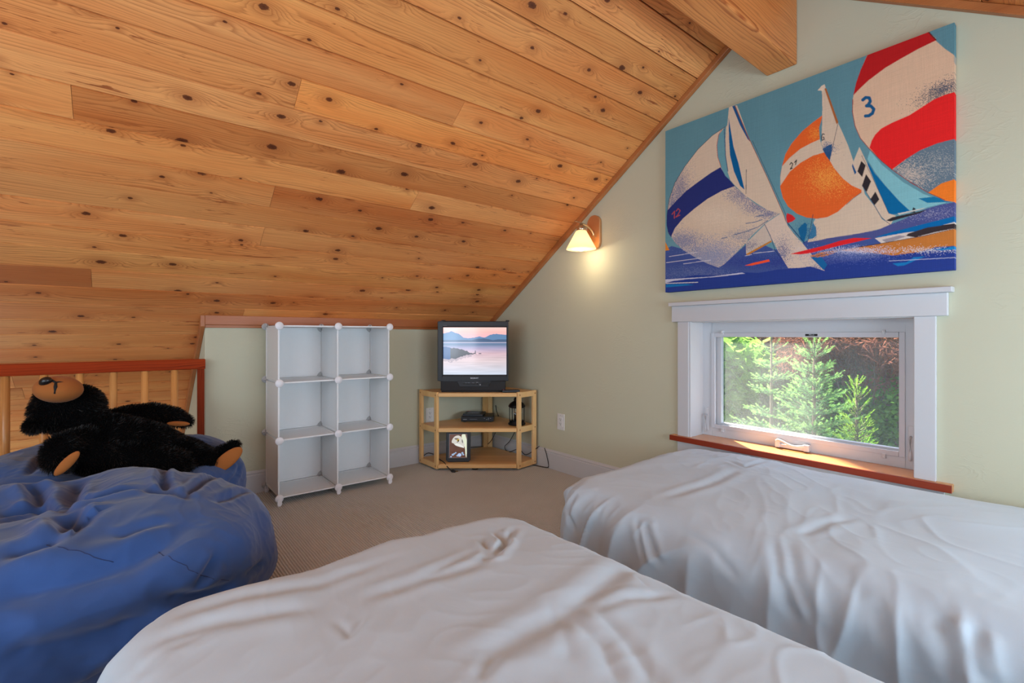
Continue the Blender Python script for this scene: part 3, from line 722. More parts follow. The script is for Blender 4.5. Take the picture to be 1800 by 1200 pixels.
# mainsail 1
m1 = fill(A5((462, 103), (482, 96), (512, 92), (590, 310), (640, 410), (700, 545), (760, 680), (800, 775), (820, 830), (790, 790), (775, 762), (700, 742), (640, 705), (560, 650), (500, 590), (470, 555), (452, 500), (442, 400), (440, 300), (444, 225), (452, 215)), CR)
fill(A5((460, 170), (475, 260), (490, 350), (520, 450), (557, 615), (530, 590), (492, 500), (468, 400), (462, 300)), (0, 88, 140))
fill(A5((482, 98), (498, 94), (592, 318), (576, 300), (530, 215)), (30, 80, 130)); line(A5((500, 96), (590, 312)), 1.2, (150, 80, 50))
line(A5((568, 490), (566, 640)), .8, (40, 50, 70)); line(A5((592, 312), (700, 545), (800, 775), (815, 828)), 1.0, (150, 70, 50)); line(A5((606, 312), (712, 548), (812, 772), (830, 850), (905, 940)), .7, (50, 60, 80)); line(A5((433, 240), (440, 400), (455, 500)), 1.2, (50, 70, 110))
# hull 1
fill(A5((565, 945), (680, 832), (728, 935), (566, 1012)), (196, 180, 164)); spray(1150+590/3.53, 160+960/3.53, 14, 8, (80, 90, 130), .6)
h1 = fill(A5((680, 828), (778, 762), (800, 790), (820, 835), (862, 890), (912, 945), (960, 1005), (1050, 1118), (1010, 1105), (960, 1090), (900, 1098), (825, 1100), (800, 1060), (765, 1000), (730, 930)), (206, 186, 168))
spray(1150+790/3.53, 160+1000/3.53, 12, 20, (70, 84, 130), .8, h1); spray(1150+1000/3.53, 160+1100/3.53, 14, 6, (80, 90, 140), .6, h1)
line(A5((680, 828), (715, 900), (745, 990), (790, 1050)), .9, (40, 50, 90))
fill(A5((565, 1012), (720, 928), (723, 938), (575, 1020)), (190, 122, 48)); fill(A5((555, 1083), (610, 1066), (706, 1045), (712, 1058), (650, 1072), (600, 1083)), (236, 82, 44)); fill(A5((68, 928), (96, 985), (68, 990)), (215, 130, 40))
for l in ([(95, 1025), (270, 998)], [(78, 1062), (290, 1035)], [(182, 1070), (350, 1048)], [(610, 1008), (740, 994)], [(560, 1023), (600, 1015)]): line(A5(*l), .9, (205, 200, 205))
# orange spinnaker
S2 = A6((305, 240), (250, 280), (190, 330), (130, 400), (95, 460), (75, 530), (65, 590), (65, 650), (80, 710), (110, 760), (160, 800), (215, 822), (270, 828), (330, 820), (390, 790), (440, 745), (480, 710), (525, 680), (525, 665), (470, 640), (420, 600), (370, 540), (345, 495), (315, 450), (290, 385), (286, 310), (300, 265))
s2 = fill(S2, (220, 96, 38)); spray(1350+330/3.2441, 130+600/3.2441, 30, 24, (235, 160, 70), .75, s2); spray(1350+268/3.2441, 130+345/3.2441, 10, 9, (235, 150, 60), .7, s2)
fill(A6((75, 530), (120, 480), (180, 430), (240, 398), (290, 376), (300, 410), (318, 450), (250, 470), (180, 510), (120, 560), (66, 640), (66, 590)), CR)
for l in ([(120, 520), (128, 508), (136, 515), (132, 530), (122, 546), (134, 540)], [(146, 508), (158, 494), (152, 520)]): line(A6(*l), 1.5, (40, 36, 40))
# mainsail 2
m2 = fill(A6((303, 85), (320, 80), (395, 285), (420, 340), (450, 410), (480, 500), (520, 600), (545, 690), (600, 760), (640, 830), (700, 870), (620, 890), (500, 920), (400, 930), (220, 962), (225, 935), (240, 880), (262, 830), (330, 820), (390, 790), (440, 745), (480, 710), (525, 680), (525, 665), (470, 640), (420, 600), (370, 540), (345, 495), (318, 450), (298, 400), (303, 300), (305, 200)), CR)
fill(A6((278, 98), (300, 72), (318, 62), (324, 80), (308, 104), (295, 98)), (215, 195, 170)); fill(A6((317, 86), (328, 86), (396, 280), (386, 292)), (160, 92, 44)); line(A6((393, 288), (345, 498)), .8, (40, 50, 70))
fill(A6((305, 432), (330, 415), (360, 402), (356, 460), (345, 497), (325, 470)), (36, 76, 116)); spray(1350+330/3.2441, 130+425/3.2441, 12, 9, (60, 90, 130), .8, m2)
line(A6((316, 348), (306, 345), (300, 362), (302, 382), (314, 378), (313, 364), (307, 364)), 1.6, (60, 60, 66)); line(A6((525, 680), (480, 712), (440, 748)), .7, (60, 60, 70))
fill(A5((818, 760), (850, 772), (872, 795), (850, 812), (820, 822), (813, 790)), (205, 36, 40))
fill(A6((165, 885), (205, 848), (216, 862), (214, 905), (200, 962), (182, 950)), (20, 96, 140)); fill(A6((222, 945), (250, 850), (268, 880), (270, 925), (250, 940)), (60, 116, 150)); line(A6((250, 805), (240, 860), (222, 950)), 1, (30, 50, 80)); line(A6((105, 850), (200, 965)), 1.5, (30, 60, 100))
spray(1350+210/3.2441, 130+905/3.2441, 14, 12, (20, 90, 136), .6)
# checked mast and blue sail
fill(A6((562, 505), (600, 570), (660, 640), (740, 730), (805, 790), (740, 802), (680, 806), (640, 720), (600, 610), (560, 530)), (0, 98, 148))
fill(A6((482, 500), (515, 420), (552, 500), (600, 620), (650, 730), (680, 800), (720, 812), (690, 865), (640, 820), (590, 735), (530, 640), (498, 580)), CR)
for q_ in ([(525, 500), (550, 525), (530, 592), (503, 560)], [(552, 575), (580, 617), (555, 677), (528, 642)], [(605, 675), (627, 720), (600, 752), (576, 718)]): fill(A6(*q_), (44, 38, 42))
fill(A6((475, 515), (497, 565), (488, 578), (472, 530)), (20, 80, 130)); line(A6((530, 640), (590, 740), (640, 825), (700, 872)), .9, (60, 60, 90)); line(A6((528, 470), (600, 620), (680, 800)), .7, (70, 60, 70))
# big spinnaker
fill(A6((575, 440), (640, 520), (760, 620), (880, 690), (1010, 740), (900, 765), (800, 785), (740, 728), (660, 640), (600, 560), (560, 490)), (124, 180, 186))
fill(A6((850, 715), (940, 705), (1040, 735), (900, 740)), (20, 110, 150))
S3 = A1((258, 465), (190, 620), (140, 760), (112, 890))+A6((478, 150), (476, 220), (490, 300), (520, 370), (570, 430), (640, 500), (700, 550), (800, 620), (900, 680), (1000, 725), (1062, 737), (1062, 20))+A1((1178, 468), (1080, 400), (985, 315), (988, 292), (905, 215))
s3 = fill(S3, (212, 178, 148))
fill(A1((262, 460), (905, 210), (985, 310), (800, 400), (620, 500), (450, 600), (270, 735), (180, 820), (110, 892), (140, 760), (190, 620)), (178, 26, 28))
line(A1((905, 220), (985, 305)), 2.4, (90, 30, 24))
spray(1350+975/3.2441, 130+105/3.2441, 36, 13, (70, 78, 92), .95, s3, -.45); spray(1350+1000/3.2441, 130+85/3.2441, 24, 10, (80, 86, 100), .8, s3, -.3)
fill(A6((572, 425), (585, 385), (605, 350), (640, 315), (700, 283), (800, 240), (870, 195), (940, 150), (1000, 125), (1062, 106), (1062, 374), (960, 400), (860, 440), (780, 490), (700, 550), (640, 500)), (222, 34, 34))
g3 = fill(A6((700, 552), (780, 490), (860, 440), (960, 400), (1062, 374), (1062, 604), (980, 630), (905, 682), (800, 622)), (98, 116, 128)); spray(1350+800/3.2441, 130+580/3.2441, 34, 22, (205, 185, 165), .75, g3); spray(1350+960/3.2441, 130+520/3.2441, 50, 20, (170, 168, 160), .35, g3)
fill(A6((905, 682), (980, 630), (1062, 604), (1062, 737), (1000, 728)), (232, 120, 36))
line(A6((478, 150), (476, 220), (490, 300), (520, 370), (570, 430), (640, 500), (700, 550), (800, 620), (900, 680), (1000, 725)), 1.2, (140, 50, 50))
line(A6((535, 152), (552, 138), (572, 140), (578, 160), (566, 180), (556, 186), (580, 186), (598, 205), (590, 228), (570, 242), (550, 244)), 5.6, (20, 84, 128))
# right water and hull
wr = fill(A6((690, 862), (760, 835), (830, 800), (900, 772), (980, 750), (1062, 735), (1062, 820), (900, 872), (700, 935), (500, 952), (230, 965), (330, 940), (500, 915), (620, 892)), (74, 80, 132)); spray(1350+880/3.2441, 130+800/3.2441, 60, 10, (150, 150, 170), .3, wr)
fill(A6((600, 935), (700, 905), (800, 880), (930, 848), (1062, 815), (1062, 852), (880, 898), (700, 938)), (0, 98, 158))
fill(A6((600, 940), (760, 912), (880, 895), (1062, 848), (1062, 890), (900, 925), (700, 962), (640, 972)), (206, 194, 184)); fill(A6((640, 950), (740, 925), (780, 930), (670, 968)), (150, 140, 145))
fill(A6((790, 915), (900, 880), (1062, 858), (1062, 884), (940, 908), (830, 936), (778, 928)), (54, 44, 46))
oh = fill(A6((230, 1040), (300, 1018), (400, 1008), (600, 978), (880, 930), (1062, 888), (1062, 985), (950, 992), (850, 1020), (700, 1040), (600, 1025), (400, 1010), (330, 1040), (260, 1050)), (188, 114, 50)); line(A6((250, 1045), (400, 1008), (640, 970), (880, 928), (1062, 886)), .9, (60, 40, 40))
spray(1350+500/3.2441, 130+1015/3.2441, 62, 7, (205, 205, 222), .9); spray(1350+900/3.2441, 130+1010/3.2441, 50, 5, (210, 205, 205), .7); spray(1350+450/3.2441, 130+1045/3.2441, 60, 8, (90, 105, 165), .7)
fill(A6((120, 1028), (200, 1008), (300, 985), (400, 955), (480, 938), (582, 940), (500, 960), (400, 982), (240, 1022), (180, 1030)), (218, 36, 40))
fill(A6((665, 840), (700, 822), (830, 795), (900, 778), (860, 798), (690, 845)), (46, 40, 44)); fill(A6((808, 795), (820, 765), (832, 772), (830, 796)), (40, 44, 50)); fill(A6((730, 800), (900, 765), (860, 780), (740, 808)), (190, 190, 180))
fill(A6((930, 1005), (1000, 1000), (1062, 985), (1062, 1005), (980, 1012)), (20, 120, 180)); fill(A6((700, 1085), (780, 1078), (820, 1050), (885, 1045), (830, 1068), (770, 1095), (730, 1100)), (20, 116, 176)); line(A6((680, 1070), (780, 1066), (1062, 1052)), .9, (190, 190, 205))
fill(A6((235, 1045), (300, 1050), (330, 1090), (310, 1120)), (20, 96, 150))
IMG = np.clip(IMG, 0, .95).reshape(NU, SS, NV, SS, 3).mean((1, 3))
def color_attr(me, C):
    at = me.color_attributes.new('Col', 'FLOAT_COLOR', 'POINT'); d = np.ones((len(C), 4), np.float32); d[:, :3] = C; at.data.foreach_set('color', d.ravel())
X0c = XG-.036
PY0, PY1, PZ0, PZ1 = 1.637, .378, 1.249, 2.190
us, vs_ = np.meshgrid(np.linspace(0, 1, NU), np.linspace(0, 1, NV), indexing='ij')
V = np.stack([np.full(us.size, X0c), PY0+(PY1-PY0)*us.ravel(), PZ1+(PZ0-PZ1)*vs_.ravel()], 1)
paint = empty('sailing_print', (XG, (PY0+PY1)/2, PZ0), 'large stretched canvas print of racing sailboats with red, orange and blue spinnakers', 'painting')
def pc(o): o.parent = paint; o.matrix_parent_inverse = Matrix.Translation(-paint.location); return o
o = pc(grid_mesh('printed_face', V, NU, NV, mat=M['canvas'])); color_attr(o.data, IMG.reshape(-1, 3))
def edge(v0, v1, c, name='canvas_edge'):      # wrapped edges carry the print round the side
    n = len(c); P = []; 
    for i in range(n):
        f = i/(n-1); p = [v0[k]+(v1[k]-v0[k])*f for k in range(3)]; P += [(X0c, p[1], p[2]), (XG-.002, p[1], p[2])]
    o = pc(grid_mesh(name, np.array(P), n, 2, mat=M['canvas'])); color_attr(o.data, np.repeat(c, 2, 0))
edge((0, PY0, PZ1), (0, PY0, PZ0), IMG[0]*.9+.02); edge((0, PY1, PZ1), (0, PY1, PZ0), IMG[-1])
edge((0, PY0, PZ1), (0, PY1, PZ1), IMG[:, 0]); edge((0, PY0, PZ0), (0, PY1, PZ0), IMG[:, -1])
m = MB(); m.box(X0c+.002, XG-.001, PY1+.002, PY0-.002, PZ0+.002, PZ1-.002); pc(m.obj('stretcher_frame', M['pinev']))

# ------------------------------------------------------------------ white cube shelf
SX, SYF, SYB, CW, CH, Z0 = .7055, 3.060, 3.385, .344, .337, .043
shelf = empty('cube_shelf', (SX+CW, (SYF+SYB)/2, 0), 'white plastic six-cube storage shelf standing against the knee wall', 'shelf')
def sp_(o): o.parent = shelf; o.matrix_parent_inverse = Matrix.Translation(-shelf.location); return o
def panel_mesh(a, b_, ax):       # thin sheet with raised rim, in the plane normal to ax
    m = MB(); t = .0012; r_ = .004; w = .011
    def bx(u0, u1, v0, v1, th):
        if ax == 'x': m.box(-th, th, u0, u1, v0, v1)
        elif ax == 'y': m.box(u0, u1, -th, th, v0, v1)
        else: m.box(u0, u1, v0, v1, -th, th)
    bx(-a/2+w, a/2-w, -b_/2+w, b_/2-w, t)
    bx(-a/2, a/2, -b_/2, -b_/2+w, r_); bx(-a/2, a/2, b_/2-w, b_/2, r_); bx(-a/2, -a/2+w, -b_/2+w, b_/2-w, r_); bx(a/2-w, a/2, -b_/2+w, b_/2-w, r_)
    return m.mesh('panel')
D = SYB-SYF
mx, my, mz = panel_mesh(D-.012, CH-.012, 'x'), panel_mesh(CW-.012, CH-.012, 'y'), panel_mesh(CW-.012, D-.012, 'z')
for i in range(3):
    for k in range(3):
        o = sp_(link('side_panel', mx, M['plastic'])); o.location = (SX+i*CW, (SYF+SYB)/2, Z0+(k+.5)*CH)
for i in range(2):
    for k in range(4):
        o = sp_(link('shelf_panel', mz, M['plastic'])); o.location = (SX+(i+.5)*CW, (SYF+SYB)/2, Z0+k*CH)
    for k in range(3):
        o = sp_(link('back_panel', my, M['plastic'])); o.location = (SX+(i+.5)*CW, SYB-.004, Z0+(k+.5)*CH)
m = MB(); MY = Matrix.Rotation(math.pi/2, 4, 'X')
m.lathe([(.008, 0), (.019, .002), (.0235, .006), (.0235, .010), (.021, .013), (0, .014)], (0, 0, 0), 24, MY)
m.lathe([(.009, -.02), (.009, 0)], (0, 0, 0), 12, MY); dm = m.mesh('connector')
m = MB(); m.prism([(-.010, -.001), (.010, -.001), (.013, -.030), (.011, -.036), (-.011, -.036), (-.013, -.030)], -.016, .004, Matrix(((1, 0, 0, 0), (0, 0, 1, 0), (0, 1, 0, 0), (0, 0, 0, 1)))); m.box(-.0085, .0085, -.012, .002, -.0435, -.034); fm = m.mesh('foot')
m = MB(); m.lathe([(0, .012), (.021, .010), (.0225, .004), (.018, 0)], (0, 0, 0), 20, Matrix.Rotation(-math.pi/2, 4, 'X')); m.box(-.003, .003, -.02, .004, -.018, .018); m.box(-.018, .018, -.02, .004, -.003, .003); cm = m.mesh('clip')
m = MB(); m.prism([(0, 0), (.032, 0), (.022, .016), (.008, .030), (0, .030)], -.002, .002, Matrix(((-1, 0, 0, 0), (0, 0, 1, 0), (0, 1, 0, 0), (0, 0, 0, 1)))); m.prism([(0, 0), (.030, 0), (0, .030)], -.002, .002, Matrix(((0, 0, -1, 0), (-1, 0, 0, 0), (0, 1, 0, 0), (0, 0, 0, 1)))); m.box(-.022, 0, -.022, 0, 0, .003); bk = m.mesh('corner_bracket')
for i in range(3):
    for k in range(4):
        o = sp_(link('connector', dm, M['disc'])); o.location = (SX+i*CW, SYF-.002, Z0+k*CH)
        o = sp_(link('clip', cm, M['clip'])); o.location = (SX+i*CW-(.004 if i == 0 else 0), SYB, Z0+k*CH)
    for y in (SYF-.004, SYB-.004):
        o = sp_(link('foot', fm, M['disc'])); o.location = (SX+i*CW, y, Z0)
for i in (1, 2):
    for k in range(3):
        o = sp_(link('corner_bracket', bk, M['clip'])); o.location = (SX+i*CW-.004, SYB-.008, Z0+k*CH+.004)
    o = sp_(link('corner_bracket', bk, M['clip'])); o.location = (SX+i*CW-.004, SYB-.008, Z0+3*CH-.004); o.scale = (1, 1, -1)

# ------------------------------------------------------------------ corner television stand
PFL, PFR = Vector((1.790, 3.115)), Vector((2.262, 2.742)); PBL, PBR = Vector((1.790, 3.385)), Vector((2.475, 2.742)); PC = Vector((2.475, 3.385))
PBL = Vector((1.785, 3.375)); PBR = Vector((2.470, 2.775))
stand = empty('corner_tv_stand', (2.13, 3.08, 0), 'light pine corner television stand with two lower shelves and open sides', 'stand')
def tp(o): o.parent = stand; o.matrix_parent_inverse = Matrix.Translation(-stand.location); return o
def frame(P, Q, nm):      # open ladder side: two uprights, three rails, pegs
    d = (Q-P).normalized(); n = Vector((d.y, -d.x))
    if n.dot(Vector((0, 0))-P) < 0: n = -n
    L = (Q-P).length; Mx = Matrix(((d.x, n.x, 0, P.x), (d.y, n.y, 0, P.y), (0, 0, 1, 0), (0, 0, 0, 1)))
    for s0 in (0, L-.036):
        m = MB(); m.box(s0, s0+.036, -.021, 0, .012, .578, .003, Mx); tp(m.obj('upright', M['pinev'])).color = (1, 1, 1, 1)
    for z0, z1 in ((.012, .052), (.275, .318), (.535, .575)):
        m = MB(); m.box(.036, L-.036, -.019, -.002, z0, z1, .002, Mx); o = tp(m.obj('side_rail', M['pinev'])); o.color = (.97, .97, .97, 1)
        for s0 in (.018, L-.018):
            m = MB(); m.lathe([(.0052, 0), (.0052, .0015), (0, .002)], (0, 0, 0), 12, Mx @ Matrix.Translation((s0, -.0005, (z0+z1)/2)) @ Matrix.Rotation(-math.pi/2, 4, 'X')); tp(m.obj('peg', M['copperpeg']))
frame(PBL, PFL+Vector((0, 0)), 'l'); frame(PFR, PBR, 'r')
m = MB(); m.box(2.425, 2.470, 3.345, 3.375, .012, .545, .002); tp(m.obj('rear_post', M['pinev']))
m = MB(); m.box(2.385, 2.424, 3.352, 3.375, .012, .545, .002); tp(m.obj('rear_post', M['pinev'])).color = (.9, .85, .8, 1)
cth = Vector((PFR-PFL)).normalized(); nf = Vector((-cth.y, cth.x));  nf = nf if nf.dot(PC-PFL) > 0 else -nf
fl_, fr_ = PFL+cth*.012+nf*.004, PFR-cth*.012+nf*.004
# shelves are glued strips
def shelfboard(z0, z1):
    poly_ = [Vector((PBL.x+.021, PBL.y)), Vector((PFL.x+.023, PFL.y+.004)), Vector((PFR.x-.004, PFR.y+.023)), Vector((PBR.x, PBR.y+.02)), Vector((PC.x-.03, PC.y-.08)), Vector((PC.x-.09, PC.y-.02))]
    # strips parallel to the front edge
    Mx = Matrix(((cth.x, nf.x, 0, PFL.x), (cth.y, nf.y, 0, PFL.y), (0, 0, 1, 0), (0, 0, 0, 1)))
    loc = [(((p-PFL).dot(cth)), ((p-PFL).dot(nf))) for p in poly_]
    y = min(p[1] for p in loc); ymax = max(p[1] for p in loc); first = True
    rr_ = random.Random(int(z0*1000)); y = y-.0
    while y < ymax:
        y1 = min(y+.062, ymax)
        def clip(pts, val, keep_gt):
            out = []
            for i in range(len(pts)):
                a, b_ = pts[i], pts[(i+1) % len(pts)]; ia = (a[1] >= val) == keep_gt or a[1] == val; ib = (b_[1] >= val) == keep_gt or b_[1] == val
                if ia: out.append(a)
                if ia != ib: f = (val-a[1])/(b_[1]-a[1]); out.append((a[0]+(b_[0]-a[0])*f, val))
            return out
        pp = clip(clip(loc, y, True), y1, False)
        if len(pp) > 2:
            m = MB(); m.prism(pp, z0, z1, None); o = tp(m.obj('shelf_board', M['pine'])); v = rr_.uniform(.92, 1.04); o.color = (v, v*.98, v*.95, 1)
            o.matrix_parent_inverse = Matrix.Translation(-stand.location); o.matrix_basis = Mx
        y = y1
for z0, z1 in ((.547, .572), (.288, .313), (.022, .047)): shelfboard(z0, z1)
fe = (fr_-fl_).length
for z0, z1 in ((.545, .5715), (.286, .3125), (.020, .0465)):
    Mx = Matrix(((cth.x, -nf.x, 0, fl_.x), (cth.y, -nf.y, 0, fl_.y), (0, 0, 1, 0), (0, 0, 0, 1)))
    m = MB(); m.box(.0, fe, -.004, .012, z0, z1, .005); o = tp(m.obj('front_edge', M['pine'])); o.matrix_basis = Mx
for p in (PFL+cth*.28+nf*.05, PBR+Vector((-.05, .06)), PBL+Vector((.08, -.05))):
    m = MB(); m.lathe([(.022, 0), (.026, .004), (.024, .014), (.014, .020), (.014, .024)], (p.x, p.y, 0), 18); tp(m.obj('caster', M['blackp']))

# ------------------------------------------------------------------ television
fw = Vector((SY, CY)); rt = Vector((CY, -SY))      # set faces back along the stand's diagonal
def TVM(px, depth, z): 
    a = (px-900)/F; p = Vector((fw.x*depth+rt.x*a*depth, fw.y*depth+rt.y*a*depth)); return Matrix(((rt.x, fw.x, 0, p.x), (rt.y, fw.y, 0, p.y), (0, 0, 1, z), (0, 0, 0, 1)))
DT = 3.60; TM = TVM(831.3, DT, .572)
tv = empty('television', TM.translation, 'boxy black tube television showing a lake at sunset, on the corner stand', 'television', rz=-YAW)
def tvp(m, name, mat, par=tv, bv=0):
    o = m.obj(name, mat, par); 
    if bv: bevel(o, bv)
    return o
k = DT/F
W2 = 62.3*k; zt = (688.5-563.5)*k; zb = (688.5-668.5)*k
m = MB()  # bezel ring
sl, sr = (778.6-831.3)*k, (890.2-831.3)*k; s_t, s_b = (688.5-574.3)*k, (688.5-657.5)*k
def ring(m, x0, x1, z0, z1, X0, X1, Z0_, Z1, y0, y1):
    m.box(X0, x0, y0, y1, Z0_, Z1); m.box(x1, X1, y0, y1, Z0_, Z1); m.box(x0, x1, y0, y1, z1, Z1); m.box(x0, x1, y0, y1, Z0_, z0)
ring(m, sl-.006, sr+.006, s_b-.006, s_t+.006, -W2, W2, zb, zt, -.0, .05); tvp(m, 'bezel', M['blackp'], bv=.004)
m = MB(); ring(m, sl, sr, s_b, s_t, sl-.008, sr+.008, s_b-.008, s_t+.008, .008, .03); tvp(m, 'screen_surround', M['blackm'])
m = MB(); vs = []; fs = []
prof = [(-W2+.004, .05, zb+.004, zt-.004), (-W2+.004, .12, zb+.004, zt-.004), (-W2+.05, .24, zb-.02, zt-.06), (-W2+.09, .36, zb-.03, zt-.13), (-W2+.10, .37, zb-.02, zt-.15)]
for x0, y, z0, z1 in prof: vs += [(x0, y, z0), (-x0, y, z0), (-x0, y, z1), (x0, y, z1)]
for i in range(len(prof)-1):
    for j in range(4): fs.append((i*4+j, i*4+(j+1) % 4, (i+1)*4+(j+1) % 4, (i+1)*4+j))
fs += [(0, 1, 2, 3), tuple(len(prof)*4-4+j for j in range(4))]
m.add(vs, fs); tvp(m, 'cabinet', M['tvside'], bv=.006)
m = MB(); xb = 57.0*k; m.box(-xb, xb, .006, .20, .012, zb+.001); m.box(-xb+.004, xb-.006, .012, .19, 0, .012); tvp(m, 'pedestal', M['grille'], bv=.004)
m = MB(); q1 = [(-.107+(-.0), zb), (.150, zb), (.128, zb-.042), (-.086, zb-.042)]
m.prism([(x-.012, z) for x, z in q1], -.006, 0, Matrix(((1, 0, 0, 0), (0, 0, 1, .004), (0, 1, 0, 0), (0, 0, 0, 1)))); cp = tvp(m, 'control_panel', M['blackp'], bv=.001)
m = MB()
for x0, x1 in ((-.062, -.050), (-.042, -.014), (-.004, .024)): m.box(x0-.008, x1-.008, -.006, -.001, zb-.024, zb-.017)
m.lathe([(.006, 0), (.006, .004), (0, .004)], (.036-.004, -.002, zb-.021), 14, Matrix.Rotation(math.pi/2, 4, 'X')); tvp(m, 'buttons', M['blackm'], cp, .0008)
m = MB(); m.box(.062, .122, -.0032, -.001, zb-.035, zb-.008); tvp(m, 'flap', M['blackm'], cp, .001)
m = MB(); m.box(.024, .040, -.0028, -.0015, zb-.011, zb-.009); tvp(m, 'indicator_mark', M['grey'], cp)
m = MB(); m.box(.050, .058, -.0028, -.0015, zb-.031, zb-.024); tvp(m, 'printed_mark', M['grey'], cp)
for x0, x1 in ((-.058, -.046), (-.04, -.022), (-.006, .012)): m = MB(); m.box(x0, x1, -.0028, -.0015, zb-.0145, zb-.013); tvp(m, 'printed_mark', M['grey'], cp)
for px in (778.5, 892):
    x = (px-831.3)*k; m = MB(); m.box(x-.013, x+.013, .02, .06, zt-.002, zt+.009); tvp(m, 'top_tab', M['blackm'], bv=.002)
me = text_mesh('SONY', .0185, .0005); me.transform(Matrix.Diagonal((1.25, .85, 1, 1)))
o = link('lettering', me, M['silver'], tv); o.matrix_basis = Matrix(((1, 0, 0, (834-831.3)*k), (0, 0, -1, -.0012), (0, 1, 0, (688.5-663.5)*k), (0, 0, 0, 1)))
me = text_mesh('TRINITRON', .0052, .0003); o = link('lettering', me, M['grey'], tv); o.matrix_basis = Matrix(((1, 0, 0, (782.5-831.3)*k), (0, 0, -1, -.0012), (0, 1, 0, (688.5-571)*k), (0, 0, 0, 1)))
# picture: lake at sunset.  u 0..1 left-right, v 0..1 top-bottom
def screenmesh(nm, x0, x1, z0, z1, C, mat, par, bulge=.0, y=.012):
    nu, nv = C.shape[:2]; u, v = np.meshgrid(np.linspace(0, 1, nu), np.linspace(0, 1, nv), indexing='ij')
    yy = y-bulge*(1-(2*u-1)**2)*1.0+0*v
    V = np.stack([x0+(x1-x0)*u.ravel(), yy.ravel(), z1+(z0-z1)*v.ravel()], 1); o = grid_mesh(nm, V, nu, nv, mat=mat, parent=par); color_attr(o.data, C.reshape(-1, 3)); return o
nu, nv = 330, 250; U, Vv = np.meshgrid(np.linspace(0, 1, nu), np.linspace(0, 1, nv), indexing='ij')
def L(c): return np.array(lin(c))
def grad(stops, t_):
    xs = [s[0] for s in stops]; return np.stack([np.interp(t_, xs, [L(s[1])[k_] for s in stops]) for k_ in range(3)], -1)
def interp(pts, x): return np.interp(x, [p[0] for p in pts], [p[1] for p in pts])
T_ = grad([(0, (248, 206, 196)), (.1, (246, 186, 180)), (.2, (238, 178, 186)), (.32, (216, 178, 196)), (.33, (120, 150, 180)), (.36, (110, 140, 175)), (.45, (170, 160, 190)), (.55, (206, 176, 186)), (.7, (214, 196, 200)), (1, (196, 208, 224))], Vv)
n1 = noise(np.stack([U.ravel()*3, Vv.ravel()*40, U.ravel()*0], 1)).reshape(U.shape)
T_ = T_*(1+.10*n1[..., None]*(Vv[..., None] > .33)+.05*n1[..., None])
mtn1 = interp([(0, .14), (.06, .12), (.10, .11), (.135, .085), (.16, .10), (.2, .125), (.25, .14), (.28, .17), (.32, .22), (.4, .235), (.5, .22), (.57, .195), (.62, .215), (.66, .22), (.72, .175), (.78, .15), (.84, .145), (.9, .155), (1, .165)], U)+.006*noise(np.stack([U.ravel()*40, U.ravel()*0, U.ravel()*0], 1)).reshape(U.shape)
T_[(Vv > mtn1) & (Vv < .325)] = L((96, 132, 172)); 
mtn2 = interp([(0, .27), (.3, .27), (.45, .275), (.55, .245), (.64, .24), (.72, .255), (.78, .275), (.85, .26), (1, .26)], U)
T_[(Vv > mtn2) & (Vv < .325)] = L((74, 98, 130)); T_[(Vv > .315) & (Vv < .332)] = L((176, 170, 190)); T_[(Vv > .332) & (Vv < .35)] = L((120, 140, 176))
bot = np.exp(-((Vv-.36)/.05)**2)*(Vv > .34); T_ = T_*(1-.25*bot[..., None])
rk1 = interp([(0, .42), (.08, .42), (.14, .435), (.2, .445), (.3, .46), (.36, .50), (.42, .53), (.5, .545), (.525, .56)], U); rk2 = interp([(0, .66), (.1, .67), (.2, .66), (.3, .61), (.4, .575), (.5, .565), (.525, .562)], U)
rn = .02*noise(np.stack([U.ravel()*25, Vv.ravel()*25, U.ravel()*0], 1)).reshape(U.shape)
rock = (Vv > rk1+rn) & (Vv < rk2+rn) & (U < .53); T_[rock] = L((60, 58, 66)); T_[rock & (U < .12)] = L((52, 84, 132))
T_[(Vv > .545) & (Vv < .562) & (U > .56) & (U < .60)] = L((70, 74, 90)); T_[(Vv > .49) & (Vv < .545) & (np.abs(U-.508) < .006)] = L((70, 74, 90))
ref = (Vv > rk2+rn) & (Vv < rk2+.05+rn*2) & (U < .45); T_[ref] = T_[ref]*.6+.4*L((90, 90, 110))
T_ = np.clip(T_*(1-.12*np.exp(-((U-.9)/.3)**2))[..., None], 0, 1)
o = screenmesh('screen', sl-.004, sr+.004, s_b-.004, s_t+.004, T_, M['tvscreen'], tv, .006, .016)

def placed(name, label, cat, px, depth, z, rz=0.0, group=None):
    mt = TVM(px, depth, z); return empty(name, mt.translation, label, cat, group, rz=-YAW+rz)
# remote control
rmt = placed('remote_control', 'black remote control lying on the stand top beside the television', 'remote control', 898, 3.60, .5725, .12)
m = MB(); m.box(-.066, .066, -.02, .02, .001, .019, .004); m.obj('remote_body', M['blackp'], rmt)
m = MB()
for i in range(9):
    for j in range(3): m.box(-.042+i*.011, -.036+i*.011, -.012+j*.009, -.007+j*.009, .018, .021)
m.obj('buttons', M['blackm'], rmt)
m = MB(); m.box(-.058, -.052, -.008, -.002, .018, .0215); m.obj('power_button', M['redp'], rmt)
